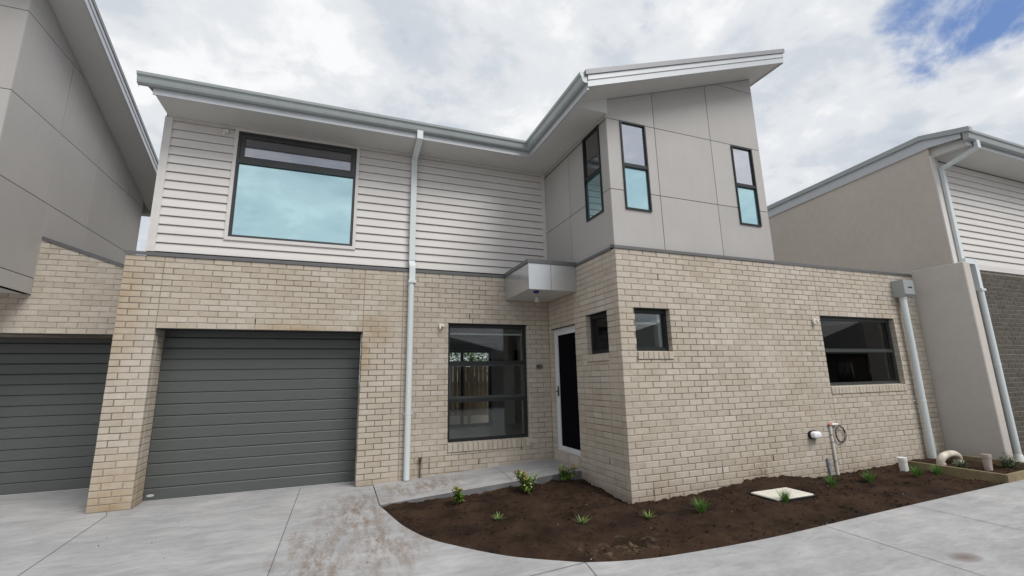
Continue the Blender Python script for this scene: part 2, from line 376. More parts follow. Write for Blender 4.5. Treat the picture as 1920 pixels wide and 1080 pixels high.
# ------------------------------------------------------------------ key sizes (metres)
CZ = 0.086                                  # brick course
XC, YB, XE = 6.456, -2.278, 13.285          # side wall, front wall of the wing, its right end
TOP = 39 * CZ                               # top of brickwork
XJ, XG, XS = 0.456, 3.175, 3.795            # pier edge, garage right jamb, articulation joint
FA = frame((0, 0, 0), (1, 0, 0), (0, -1, 0))
FC = frame((XC, YB, 0), (0, 1, 0), (-1, 0, 0))
FB = frame((XC, YB, 0), (1, 0, 0), (0, -1, 0))

# ------------------------------------------------------------------ ground, driveway, path, bed
BED = [(3.422, -1.19), (3.47, -1.444), (3.539, -1.848), (3.612, -2.19), (3.764, -2.62), (3.962, -2.933), (4.337, -3.387), (4.758, -3.704),
       (4.954, -3.815), (5.358, -3.932), (5.889, -3.985), (6.848, -4.0), (8.105, -3.936), (9.692, -3.856), (11.383, -3.782), (12.7, -3.72), (13.9, -3.66)]
def smooth_pts(P, n=6):
    out = []
    for i in range(len(P) - 1):
        p0, p1, p2, p3 = (Vector(P[max(i - 1, 0)]), Vector(P[i]), Vector(P[i + 1]), Vector(P[min(i + 2, len(P) - 1)]))
        for k in range(n):
            t = k / n
            out.append(tuple(0.5 * ((2 * p1) + (p2 - p0) * t + (2 * p0 - 5 * p1 + 4 * p2 - p3) * t * t + (3 * p1 - p0 - 3 * p2 + p3) * t ** 3)))
    out.append(P[-1]); return out
EDGE = smooth_pts(BED)
g = MB(); g.add([(-300, -300, -0.25), (300, -300, -0.25), (300, 300, -0.25), (-300, 300, -0.25)], [(0, 1, 2, 3)]); g.build('ground', 'ground_earth', kind='structure')
outer = [(-7, -16), (20, -16), (20, -3.4), (13.9, -3.4)] + [tuple(p) for p in reversed(EDGE)] + [(3.43, 0.5), (-0.0, 0.5), (-0.0, 3.0), (-7, 3.0)]
vsx = [Vector((x, y, 0)) for x, y in outer]
tri = tessellate_polygon([vsx])
g = MB(); g.add([tuple(v) for v in vsx], [tuple(t) for t in tri]); drive = g.build('driveway', 'concrete', kind='structure')
g = MB()
for a, b in zip(EDGE[:-1], EDGE[1:]): g.add([(a[0], a[1], 0), (b[0], b[1], 0), (b[0], b[1], -0.12), (a[0], a[1], -0.12)], [(0, 1, 2, 3)])
g.build('slab_edge', 'slab_edge', drive)
def strip(pts, w, z, name='control_joint', par=None, mat='saw_cut'):
    g = MB()
    for a, b in zip(pts[:-1], pts[1:]):
        a, b = Vector(a), Vector(b); t = (b - a).normalized(); n = Vector((-t.y, t.x)) * w / 2
        za, zb = (z(a), z(b)) if callable(z) else (z, z)
        g.add([(a.x - n.x, a.y - n.y, za), (b.x - n.x, b.y - n.y, zb), (b.x + n.x, b.y + n.y, zb), (a.x + n.x, a.y + n.y, za)], [(0, 1, 2, 3)])
    return g.build(name, mat, par)
strip([(2.41, 0.30), (2.37, -9)], 0.007, 0.003, par=drive)
strip([(0.22, 0.0), (0.30, -0.24), (0.42, -2.1), (0.6, -7)], 0.007, 0.003, par=drive)
strip([(4.90, -3.80), (4.37, -3.86), (0.5, -4.3)], 0.007, 0.003, par=drive)
strip([(4.90, -3.80), (4.84, -4.1), (4.5, -8)], 0.007, 0.003, par=drive)
strip([(7.6, -3.95), (7.4, -7.5)], 0.006, 0.003, par=drive)
strip([(9.2, -3.88), (8.95, -8)], 0.006, 0.003, par=drive)
strip([(3.425, -1.19), (3.45, 0.02)], 0.012, 0.005, par=drive)
def path_z(p):
    x, y = p[0], p[1]; t = min(max((x - 3.43) / 3.02, 0), 1)
    t2 = 1 - (1 - t) ** 1.25
    f = min(max((y + 1.2) / 1.2, 0), 1)
    return (0.004 + 0.113 * t2) * (1 - f) + (0.010 + 0.140 * t2) * f
g = MB(); nx, ny = 24, 6
def front_y(x): return -1.19 + (x - 3.43) / 3.026 * 0.205
for i in range(nx + 1):
    x = 3.435 + (XC + 0.004 - 3.435) * i / nx
    for j in range(ny + 1):
        y = front_y(x) + (0.02 - front_y(x)) * j / ny; g.v.append((x, y, path_z((x, y))))
for i in range(nx):
    for j in range(ny):
        a = i * (ny + 1) + j; g.f.append((a, a + ny + 1, a + ny + 2, a + 1))
path = g.build('path', 'concrete', kind='structure')
g = MB()
for i in range(nx):
    x0 = 3.435 + (XC - 3.435) * i / nx; x1 = 3.435 + (XC - 3.435) * (i + 1) / nx
    y0, y1 = front_y(x0), front_y(x1)
    g.add([(x0, y0, path_z((x0, y0))), (x1, y1, path_z((x1, y1))), (x1, y1, -0.15), (x0, y0, -0.15)], [(0, 1, 2, 3)])
g.build('slab_edge', 'slab_edge', path)
strip([(5.28, -1.065), (5.33, -0.75), (5.36, -0.35), (5.33, 0.0)], 0.006, lambda p: path_z(p) + 0.004, par=path)

def in_poly(x, y, P):
    c = False; j = len(P) - 1
    for i in range(len(P)):
        if (P[i][1] > y) != (P[j][1] > y) and x < (P[j][0] - P[i][0]) * (y - P[i][1]) / (P[j][1] - P[i][1]) + P[i][0]: c = not c
        j = i
    return c
def dist_edge(x, y):
    d = 9
    for a, b in zip(EDGE[:-1], EDGE[1:]):
        ax, ay, bx, by = a[0], a[1], b[0], b[1]; t = ((x - ax) * (bx - ax) + (y - ay) * (by - ay)) / ((bx - ax) ** 2 + (by - ay) ** 2); t = min(max(t, 0), 1)
        d = min(d, math.hypot(x - ax - t * (bx - ax), y - ay - t * (by - ay)))
    return d
BEDPOLY = EDGE + [(13.9, -2.3), (XC, YB), (XC, -0.98), (3.43, -1.19)]
WALLH = [(6.4, -0.075), (7.0, -0.088), (7.9, -0.026), (8.95, 0.03), (9.8, -0.05), (10.4, -0.08), (11.2, -0.05), (12, -0.01), (13.2, 0.04), (14, 0.04)]
def wallh(x):
    for (a, ha), (b, hb) in zip(WALLH[:-1], WALLH[1:]):
        if x <= b: return ha + (hb - ha) * min(max((x - a) / (b - a), 0), 1)
    return 0.04
def soil_h(x, y):
    p = Vector((x, y, 0)); inside = in_poly(x, y, BEDPOLY); d = dist_edge(x, y) if y < -1.0 else 1.0
    base = -0.030
    if x > XC - 0.2 and y > -3.0: base += (wallh(x) + 0.03) * min(max((y + 3.0) / 0.7, 0), 1)
    if x < XC and y > -1.9: base += 0.05 * min(max((x - 4.6) / 1.9, 0), 1) * min(max((y + 1.9) / 0.7, 0), 1)
    n = mn.fractal(p * 1.6, 1.0, 2.0, 4) * 0.030 + mn.fractal(p * 5.5 + Vector((3, 7, 1)), 0.8, 2.0, 5) * 0.030 + mn.fractal(p * 17, 0.8, 2.0, 3) * 0.013
    e = min(max(d / 0.30, 0), 1)
    h = base + n * (0.25 + 0.75 * e) + 0.022 * e
    if not inside and y < -1.3 : h = min(h, -0.03)
    elif e < 1: h = min(h, -0.012 + 0.06 * e + 0.012 * mn.noise(p * 12))
    return h
g = MB(); st_ = 0.036; x0, x1, y0, y1 = 3.36, 13.6, -4.06, -0.92
nx, ny = int((x1 - x0) / st_), int((y1 - y0) / st_); idx = {}
BP2 = BEDPOLY
def keep(x, y):
    if y > YB + 0.06 and x > XC + 0.06: return False
    return in_poly(x, y, BP2) or dist_edge(x, y) < 0.07 or (y > front_y(x) - 0.05 and y < front_y(x) + 0.08 and 3.43 < x < XC + .05) or (XC - .1 < x < XC + 0.06 and y > YB) or (x > XC and YB - .1 < y < YB + 0.06)
km = [[keep(x0 + i * st_, y0 + j * st_) for j in range(ny + 1)] for i in range(nx + 1)]
for i in range(nx + 1):
    for j in range(ny + 1):
        if km[i][j]:
            x, y = x0 + i * st_, y0 + j * st_; idx[i, j] = len(g.v); g.v.append((x, y, soil_h(x, y)))
for i in range(nx):
    for j in range(ny):
        q = [(i, j), (i + 1, j), (i + 1, j + 1), (i, j + 1)]
        if all(t in idx for t in q): g.f.append(tuple(idx[t] for t in q))
soil = g.build('garden_soil', 'soil', kind='structure', smooth=False, recalc=False)
for p_ in soil.data.polygons: p_.use_smooth = True

# ------------------------------------------------------------------ brickwork
def brick_geo(u0, u1, v0, v1, depth=0.108, b=0.004):
    vs = [(u0, -depth, v0), (u1, -depth, v0), (u1, -depth, v1), (u0, -depth, v1), (u0, -b, v0), (u1, -b, v0), (u1, -b, v1), (u0, -b, v1),
          (u0 + b, 0, v0 + b), (u1 - b, 0, v0 + b), (u1 - b, 0, v1 - b), (u0 + b, 0, v1 - b)]
    fs = [(8, 9, 10, 11)]
    for a in (0, 4):
        for i in range(4): fs.append((a + i, a + (i + 1) % 4, a + 4 + (i + 1) % 4, a + 4 + i))
    return vs, fs
def lay(segs, i0, i1, openings, corner=None, jit=0.0015):
    """running bond: list of (u0,u1,v0,v1,proud). segs = [(ua, ub, phase)], corner(i, seg_index) -> start/end offsets"""
    out = []
    for i in range(i0, i1):
        for si, (ua, ub, ph) in enumerate(segs):
            sa, sb = corner(i, si) if corner else (0, 0)
            a, b = ua + sa, ub - sb
            u = a if ((i + ph) % 2 == 0 or sa > 0) else a - 0.12
            while u < b - 0.02:
                w0, w1 = max(u, a), min(u + 0.230, b)
                if b - w1 < 0.055: w1 = b
                nxt = u + 0.240
                v0, v1 = i * CZ + 0.005, (i + 1) * CZ - 0.005
                u = nxt if w1 < b else b
                if w1 - w0 < 0.03: continue
                ps = [(w0, w1, v0, v1)]
                for (o0, o1, p0, p1) in openings:
                    nn = []
                    for (a0, a1, b0, b1) in ps:
                        if a1 <= o0 or a0 >= o1 or b1 <= p0 or b0 >= p1: nn.append((a0, a1, b0, b1)); continue
                        if a0 < o0 - 0.02: nn.append((a0, o0, b0, b1))
                        if a1 > o1 + 0.02: nn.append((o1, a1, b0, b1))
                        m0, m1 = max(a0, o0), min(a1, o1)
                        if b0 < p0 - 0.012: nn.append((m0, m1, b0, p0 - 0.006))
                        if b1 > p1 + 0.012: nn.append((m0, m1, p1 + 0.006 if p1 + .006 > b0 else b0, b1))
                    ps = nn
                for (a0, a1, b0, b1) in ps:
                    if a1 - a0 > 0.025 and b1 - b0 > 0.012: out.append((a0 + random.uniform(0, .002), a1 - random.uniform(0, .002), b0 + random.uniform(-.001, .001), b1 + random.uniform(-.001, .001), random.uniform(-jit, jit)))
    return out
MESHES = {}
def place_bricks(groups, parent_of, stuff_parent, mat, limit, zmin=-0.1):
    """groups: list of (T, bricks, wall object). The largest in view become objects, the rest one joined mesh."""
    allb = []
    for T, bl, wall in groups:
        for b in bl:
            if b[3] < zmin: continue
            c = [proj(T((u, 0, v))) for u, v in ((b[0], b[2]), (b[1], b[2]), (b[1], b[3]), (b[0], b[3]))]
            if any(q is None for q in c): a = 0
            else:
                a = abs(sum(c[i][0] * c[(i + 1) % 4][1] - c[(i + 1) % 4][0] * c[i][1] for i in range(4))) / 2
                cx, cy_ = sum(q[0] for q in c) / 4, sum(q[1] for q in c) / 4
                if not (0 < cx < 1920 and 0 < cy_ < 1080): a = 0
            allb.append((a, T, b, wall))
    allb.sort(key=lambda t: -t[0])
    g = MB()
    for k_, (a, T, b, wall) in enumerate(allb):
        u0, u1, v0, v1, pr = b
        if k_ < limit and a > 40:
            key = (mat, id(T), round((u1 - u0) / 0.004), round((v1 - v0) / 0.004))
            if key not in MESHES:
                w, h = (u1 - u0), (v1 - v0); vs, fs = brick_geo(0, w, 0, h)
                o0 = Vector(T((0, 0, 0))); me = bpy.data.meshes.new('brick')
                me.from_pydata([tuple(Vector(T(p)) - o0) for p in vs], [], fs); me.materials.append(M[mat])
                bm = bmesh.new(); bm.from_mesh(me); bmesh.ops.recalc_face_normals(bm, faces=bm.faces); bm.to_mesh(me); bm.free()
                # the open back makes recalculation ambiguous: turn the front face outwards
                nrm = (Vector(T((0, 1, 0))) - o0)
                if me.polygons[0].normal.dot(nrm) < 0: me.flip_normals()
                MESHES[key] = me
            o = bpy.data.objects.new('brick', MESHES[key]); COL.objects.link(o); o.parent = wall
            o.location = T((u0, pr, v0))
        else:
            vs, fs = brick_geo(u0, u1, v0, v1)
            o0 = len(g.v); g.v += [T((p[0], p[1] + pr, p[2])) for p in vs]; g.f += [tuple(i + o0 for i in f) for f in fs]
    if g.v:
        o = g.build('brickwork', mat, stuff_parent, kind='stuff', recalc=True)

# ================================================================== MAIN HOUSE
house = thing('town_house', 'two-storey cream brick town house with white weatherboards, grey panel wing and skillion roof', 'house')
W1 = (4.566, 6.025, 0.385, 29 * CZ)                 # living-room window on A (with sill course)
GD = (XJ, XG, -1.0, 27 * CZ)
WB1 = (6.713 - XC, 7.322 - XC, 1.770, 29 * CZ); WB2 = (10.495 - XC, 12.485 - XC, 1.185, 29 * CZ)
WC1 = (-1.962 - YB, -1.352 - YB, 1.770, 29 * CZ); DC = (-0.988 - YB, -0.100 - YB, 0.17, 28 * CZ)
def core(T, us, vs_, ops, d0, d1, name, mat, par):
    us = sorted(set(us + [o + s for op in ops for o, s in ((op[0], -.006), (op[1], .006))])); vs_ = sorted(set(vs_ + [v for op in ops for v in (op[2], op[3] + .004)]))
    us = [u for u in us if us[0] <= u]; lo_u, hi_u = us[0], us[-1]
    sol = lambda u, v: not any(o[0] - .006 < u < o[1] + .006 and o[2] < v < o[3] + .004 for o in ops)
    return MB(T).cells(us, vs_, sol, d0, d1).build(name, mat, par)
wallA = core(FA, [0.004, XC + 0.1], [-0.15, TOP - 0.01], [(GD[0], GD[1], -0.14, GD[3]), W1], -0.006, -0.107, 'brick_wall', 'mortar', house)
wallC = core(FC, [0.108, -YB + 0.0], [-0.2, TOP - 0.01], [WC1, DC], -0.006, -0.107, 'brick_wall', 'mortar', house)
wallB = core(FB, [0.0061, XE - XC], [-0.2, TOP - 0.01], [WB1, WB2], -0.006, -0.107, 'brick_wall', 'mortar', house)
# reveal of the garage pier and right jamb
FP = frame((XJ, 0, 0), (0, 1, 0), (1, 0, 0)); FJ = frame((XG, 0, 0), (0, 1, 0), (-1, 0, 0))
pier = MB().box(0.004, XJ - 0.006, 0.108, 0.40, -0.15, 27 * CZ).box(XG + 0.006, XG + 0.3, 0.108, 0.40, -0.15, 27 * CZ).build('pier_core', 'mortar', house)
MB().box(-0.003, 0.003, 0.02, 9.0, -0.15, TOP).build('side_wall', 'cream_brick', house)
segA = [(0, XJ - 0.0, 0), (XJ + 0.004, XG - 0.004, 1), (XG + 0.004, XS - 0.004, 0), (XS + 0.004, XC - 0.002, 1)]
def cornA(i, si):
    below = i < 27
    if si == 0 and below: return (0, 0.12 if i % 2 else 0)
    if si == 0: return (0, 0.004)
    if si == 2 and below: return (0.116 if i % 2 else 0, 0)
    return (0, 0)
bA = lay(segA, -1, 39, [GD, W1], cornA)
bC = lay([(0, -YB - 0.004, 0)], -2, 39, [WC1, DC], lambda i, s: (0.12 if i % 2 == 0 else 0, 0))
JB = 10.500 - XC
bB = lay([(0, JB - 0.004, 0), (JB + 0.004, XE - XC, 1)], -2, 39, [WB1, WB2], lambda i, s: ((0.12 if i % 2 else 0), 0) if s == 0 else (0, 0))
bP = lay([(0, 0.375, 0)], -1, 27, [], lambda i, s: (0 if i % 2 else 0.12, 0))
bJ = lay([(0, 0.375, 0)], -1, 27, [], lambda i, s: (0 if i % 2 else 0.12, 0))
place_bricks([(FA, bA, wallA), (FC, bC, wallC), (FB, bB, wallB), (FP, bP, pier), (FJ, bJ, pier)], None, house, 'cream_brick', 300)
# movement joints
MB(FA).box(XJ - 0.004, XJ + 0.004, -0.005, -0.003, 27 * CZ, TOP).box(XG - 0.004, XG + 0.004, -0.005, -0.003, 27 * CZ, TOP).box(XS - 0.004, XS + 0.004, -0.005, -0.003, 0, TOP).build('movement_joint', 'joint_sealant', house)
MB(FB).box(JB - 0.004, JB + 0.004, -0.005, -0.003, 29 * CZ, TOP).box(JB - 0.004, JB + 0.004, -0.005, -0.003, -0.15, 1.18).build('movement_joint', 'joint_sealant', house)
# weep holes: black blocks painted for the dark inside unfilled perpends
for T, lst in ((FA, ((5.09, 2), (5.86, 4), (1.66, 28), (4.94, 30), (4.27, 2))), (FB, ((0.71, 34), (2.55, 3), (0.35, 0), (1.55, 2), (5.19, 33), (5.67, 33))), (FC, ((0.46, 4),))):
    for u_, i_ in lst: MB(T).box(u_ - .006, u_ + .006, -.004, .0025, i_ * CZ + .004, (i_ + 1) * CZ - .004).build('dark_weep_block', 'black_rubber', house)
# steel lintels
for T, o in ((FA, GD), (FA, W1), (FB, WB1), (FB, WB2), (FC, WC1), (FC, DC)):
    MB(T).box(o[0] - 0.0, o[1] + 0.0, -0.104, -0.012, o[3] - 0.006, o[3] + 0.003).build('lintel', 'frame_black', house)

# ---- windows
def sills(T, o, top, par, n):
    """on-edge sill bricks, sloping outwards"""
    w = (o[1] - o[0]) / n; meshes = {}
    for k_ in range(n):
        a = o[0] + k_ * w + 0.004; b = o[0] + (k_ + 1) * w - 0.004
        g = MB(T); z0 = o[2] + 0.004; pr = random.uniform(0.008, 0.013)
        g.add([(a, pr, z0), (b, pr, z0), (b, -0.10, z0), (a, -0.10, z0), (a, pr, top - 0.014), (b, pr, top - 0.014), (b, -0.10, top + 0.004), (a, -0.10, top + 0.004),
               (a + .003, pr + .003, z0 + .004), (b - .003, pr + .003, z0 + .004), (b - .003, pr + .003, top - 0.019), (a + .003, pr + .003, top - 0.019)],
              [(0, 3, 2, 1), (4, 5, 6, 7), (1, 2, 6, 5), (2, 3, 7, 6), (3, 0, 4, 7), (8, 9, 10, 11), (0, 1, 9, 8), (1, 5, 10, 9), (5, 4, 11, 10), (4, 0, 8, 11)])
        g.build('sill_brick', 'cream_brick', par)
    MB(T).box(o[0], o[1], -0.095, -0.004, o[2] + 0.001, top - 0.02).build('sill_bed', 'mortar', par)
def window(T, u0, u1, v0, v1, d, rails, panes, par, mat='frame_black', fw=0.045, fd=0.06, sash=None, name='window'):
    """frame as one mesh with children rail and pane; d = front of the frame (negative = behind wall face)"""
    g = MB(T)
    g.cells([u0, u0 + fw, u1 - fw, u1], [v0, v0 + fw, v1 - fw, v1], lambda u, v: not (u0 + fw < u < u1 - fw and v0 + fw < v < v1 - fw), d, d - fd)
    g.cells([u0 + fw * .55, u0 + fw * 1.25, u1 - fw * 1.25, u1 - fw * .55], [v0 + fw * .55, v0 + fw * 1.25, v1 - fw * 1.25, v1 - fw * .55],
            lambda u, v: not (u0 + fw * 1.25 < u < u1 - fw * 1.25 and v0 + fw * 1.25 < v < v1 - fw * 1.25), d - 0.014, d - fd - 0.004)
    w = g.build(name, mat, par)
    edges = [v0 + fw] + [r for r in rails] + [v1 - fw]
    for r in rails:
        MB(T).box(u0 + fw - .001, u1 - fw + .001, d - fd + .002, d - .004, r - 0.026, r + 0.026).box(u0 + fw, u1 - fw, d - 0.012, d + 0.006, r - 0.034, r - 0.012).build('rail', mat, w)
    for i, pm in enumerate(panes):
        a, b = edges[i], edges[i + 1]; a += 0.026 if i else 0; b -= 0.026 if i < len(panes) - 1 else 0
        MB(T).box(u0 + fw, u1 - fw, d - 0.036, d - 0.030, a - 0.004, b + 0.004).build('pane', pm, w)
    if sash:
        a, b = sash
        MB(T).cells([u0 + fw, u0 + fw + .04, u1 - fw - .04, u1 - fw], [a, a + .04, b - .04, b], lambda u, v: not (u0 + fw + .04 < u < u1 - fw - .04 and a + .04 < v < b - .04), d - 0.008, d - 0.05).build('sash', 'frame_grey', w)
    return w
w = window(FA, W1[0] - 0.006, W1[1] + 0.006, 0.528, W1[3] - 0.006, -0.085, [1.20, 1.83], ['clear_glass'] * 3, house, sash=(1.226, 1.806))
sills(FA, W1, 0.532, w, 17)
MB(FA).box(W1[0] + .06, W1[1] - .05, -0.20, -0.19, 2.345, 2.46).build('blind', 'blind_cloth', w)
MB(FA).box(W1[0] + .06, W1[1] - .05, -0.205, -0.185, 2.322, 2.345).build('blind_rail', 'white_powdercoat', w)
MB(FA).box(W1[1] - .05, W1[1] + .012, -0.24, -0.15, 0.56, 2.47).box(W1[0] - .012, W1[0] + .03, -0.24, -0.15, 0.56, 2.47).box(W1[0] - .012, W1[1] + .012, -0.24, -0.15, 0.535, 0.556).build('jamb_liner', 'white_powdercoat', w)
w = window(FB, WB1[0] - .006, WB1[1] + .006, 1.888, WB1[3] - .006, -0.085, [], ['clear_glass'], house); sills(FB, WB1, 1.890, w, 7)
MB(FB).box(WB1[1] - .11, WB1[1] - .02, -0.24, -0.15, 1.92, 2.46).build('jamb_liner', 'white_powdercoat', w); MB(FB).box(WB1[0] + .03, WB1[1] - .10, -0.19, -0.17, 2.285, 2.31).build('blind_rail', 'white_powdercoat', w)
MB(FB).box(WB1[0] + .03, WB1[1] - .10, -0.186, -0.176, 2.31, 2.45).build('blind', 'blind_cloth', w)
w = window(FB, WB2[0] - .006, WB2[1] + .006, 1.312, WB2[3] - .006, -0.085, [1.915], ['clear_glass'] * 2, house, mat='frame_grey'); sills(FB, WB2, 1.315, w, 23)
MB(FB).box(WB2[1] - .06, WB2[1] + .012, -0.24, -0.15, 1.34, 2.47).build('jamb_liner', 'white_powdercoat', w)
MB(FB).box(WB2[0] + .03, WB2[1] - .3, -0.30, -0.285, 2.155, 2.168).build('blind_rail', 'frame_grey', w)
w = window(FC, WC1[0] - .006, WC1[1] + .006, 1.888, WC1[3] - .006, -0.085, [], ['clear_glass'], house); sills(FC, WC1, 1.890, w, 7)
MB(FC).box(WC1[1] - .11, WC1[1] - .02, -0.24, -0.15, 1.92, 2.46).build('jamb_liner', 'white_powdercoat', w)
# ---- front door: white security screen
dr = MB(FC).cells([DC[0] - .005, DC[0] + .045, DC[1] - .045, DC[1] + .005], [0.312, 0.33, DC[3] - .055, DC[3] - .004], lambda u, v: not (DC[0] + .045 < u < DC[1] - .045 and v < DC[3] - .055 and v > .33), -0.06, -0.12).build('front_door', 'white_powdercoat', house)
a, b, c0, c1 = DC[0] + .047, DC[1] - .047, 0.333, DC[3] - .058
MB(FC).cells([a, a + .062, b - .062, b], [c0, c0 + .062, c1 - .062, c1], lambda u, v: not (a + .062 < u < b - .062 and c0 + .062 < v < c1 - .062), -0.066, -0.10).build('screen_frame', 'white_powdercoat', dr)
MB(FC).box(a + .06, b - .06, -0.088, -0.082, c0 + .06, c1 - .06).build('screen', 'screen_mesh', dr)
hb = b - 0.032
MB(FC).bevbox(hb - .014, hb + .014, -0.066, -0.050, 1.22, 1.40, .004).tube([(hb, -0.05, 1.31), (hb, -0.015, 1.31), (hb - .02, -0.012, 1.31), (hb - .10, -0.012, 1.305)], 0.008, 8).build('handle', 'black_rubber', dr)
sills(FC, DC, 0.310, dr, 10)

# ---- garage doors
def garage_door(T, u0, u1, d, par, n=15, z0=0.012, z1=2.40):
    h = (z1 - z0) / n
    dk = MB(T).box(u0, u1, d - 0.05, d - 0.035, z0, z1).build('garage_door', 'frame_black', par)
    base = None
    for k_ in range(n):
        a, b = z0 + k_ * h, z0 + (k_ + 1) * h
        vs = []
        for u in (u0, u1): vs += [(u, d - .034, a + .001), (u, d - .014, a + .001), (u, d, a + .004), (u, d, b - .021), (u, d - .013, b - .003), (u, d - .034, b - .003)]
        MB(T).add(vs, [tuple(range(6)), tuple(range(11, 5, -1))] + [(i, (i + 1) % 6, (i + 1) % 6 + 6, i + 6) for i in range(6)]).build('slat', 'garage_steel', dk)
    MB(T).box(u0, u1, d - .034, d - .004, z0 - .008, z0).build('bottom_seal', 'door_seal', dk)
    return dk
gd = garage_door(FA, XJ + 0.002, XG - 0.002, -0.385, house)
MB(FA).add([(XJ + .08 + .045 * math.cos(t * .5236), -.382, .075 + .018 * math.sin(t * .5236)) for t in range(12)], [tuple(range(12))]).build('badge', 'fascia_metal', gd)
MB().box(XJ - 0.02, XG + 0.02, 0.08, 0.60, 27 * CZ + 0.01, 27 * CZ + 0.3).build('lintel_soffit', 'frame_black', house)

# ---- flashing on top of the brickwork
def flash(T, a, b, par=house, e0=0, e1=0, z=TOP): return MB(T).prism([(0.014, z - 0.006), (0.014, z + 0.040), (-0.10, z + 0.075), (-0.10, z + 0.03)], a, b, 'x').build('flashing', 'flashing', par)
flash(FA, -0.012, 5.60); flash(FC, 0.0995, 1.165); flash(FB, -0.014, XE - XC)

# ---- upper storey: weatherboards
YW = 0.085; FW = frame((0, YW, 0), (1, 0, 0), (0, -1, 0)); SOF = 5.553
UW = (1.178, 2.951, 3.740, 5.490)
wb = core(FW, [0.20, 6.52], [3.36, SOF + .1], [UW], -0.02, -0.09, 'weatherboard_wall', 'panel_gap', house)
def boards(T, segs_of, zs, par, mat='white_board'):
    for z0, z1 in zs:
        for (a, b) in segs_of(z0, z1):
            vs = []
            for u in (a, b): vs += [(u, -.0195, z0), (u, .017, z0), (u, .018, z0 + .006), (u, -.004, z1 - .009), (u, -.0195, z1 - .009)]  # board stops short so the near-black backing draws the shadow line
            MB(T).add(vs, [tuple(range(5)), tuple(range(9, 4, -1))] + [(i, (i + 1) % 5, (i + 1) % 5 + 5, i + 5) for i in range(5)]).build('weatherboard', mat, par)
BH = 0.138; zlist = []; z = 3.575 - BH * 1
while z < SOF - 0.02: zlist.append((z, min(z + BH, SOF - .005))); z += BH
def segW(z0, z1):
    t0, t1 = UW[2] - .06, UW[3] + .045
    if z1 <= UW[2] or z0 >= t1 - .02: return [(0.30, 6.44)]
    return [(0.30, UW[0] - .05), (UW[1] + .05, 6.44)]
boards(FW, segW, zlist, wb)
MB(FW).box(0.195, 0.245, -0.10, 0.018, 3.43, SOF).build('corner_trim', 'white_board', wb); MB(FW).box(0.2452, 0.300, -0.02, 0.024, 3.43, SOF).build('corner_trim', 'white_board', wb)
MB(FW).box(0.301, 6.4399, -0.018, 0.022, SOF - .034, SOF - .0005).build('top_trim', 'white_board', wb)
MB(FW).box(6.44, 6.512, -0.02, 0.020, 3.43, SOF).build('corner_trim', 'white_board', wb)
MB(FW).cells([UW[0] - .05, UW[0] - .002, UW[1] + .002, UW[1] + .05], [UW[2] - .055, UW[2] - .002, UW[3] + .002, UW[3] + .045], lambda u, v: not (UW[0] < u < UW[1] and UW[2] < v < UW[3]), 0.026, -0.03).build('window_trim', 'white_board', wb)
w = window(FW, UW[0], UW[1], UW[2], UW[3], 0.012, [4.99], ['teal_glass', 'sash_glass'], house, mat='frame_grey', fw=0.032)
MB(FW).cells([UW[0] + .042, UW[0] + .095, UW[1] - .095, UW[1] - .042], [5.016, 5.075, 5.40, 5.448], lambda u, v: not (UW[0] + .095 < u < UW[1] - .095 and 5.075 < v < 5.40), 0.004, -0.028).build('sash', 'frame_grey', w)
MB(FW).box(UW[0] + .05, UW[1] - .05, -0.07, -0.06, 5.255, 5.44).build('blind', 'blind_cloth', w)
MB(FW).box(UW[0] + .05, UW[1] - .05, -0.085, -0.075, 5.02, 5.26).build('lit_ceiling_sheet', 'lit_ceiling_tone', w)  # added lavender sheet, coloured as the bright ceiling behind the pane
MB(FW).box(UW[0] + .05, UW[1] - .05, -0.066, -0.056, 5.165, 5.18).build('blind_rail', 'white_powdercoat', w)

# ---- wing: panel cladding
XW, YF, XR = 6.515, -2.180, 9.735
FWC = frame((XW, YF, 0), (0, 1, 0), (-1, 0, 0)); FWF = frame((XW, YF, 0), (1, 0, 0), (0, -1, 0))
RZ = lambda x: 5.600 + 0.3545 * (x - 5.965)          # underside of the raking soffit
wc = (-1.972 - YF, -1.476 - YF, 4.020, 5.476); wf1 = (6.763 - XW, 7.236 - XW, 4.015, 5.478); wf2 = (9.045 - XW, 9.522 - XW, 4.018, 5.462)
pwC = core(FWC, [0.012, 2.26], [3.36, SOF], [wc], -0.012, -0.09, 'panel_wall', 'panel_gap', house)
pwF = MB(FWF).cells(sorted([0.0125, wf1[0], wf1[1], wf2[0], wf2[1], XR - XW - .012]), sorted({3.36, wf1[2], wf1[3], wf2[2], wf2[3], 5.70}),
                    lambda u, v: not any(o[0] < u < o[1] and o[2] < v < o[3] for o in (wf1, wf2)), -0.012, -0.09)
pwF.prism([(0.0125, 5.701), (XR - XW - .012, 5.701), (XR - XW - .012, RZ(XR) - .02), (0.0125, RZ(XW) - .02)], -0.012, -0.09, 'y')
pwF = pwF.build('panel_wall', 'panel_gap', house)
MB().box(XR - .012, XR - .0, YF + .012, 6, 3.36, RZ(XR)).build('panel', 'panel', pwF)
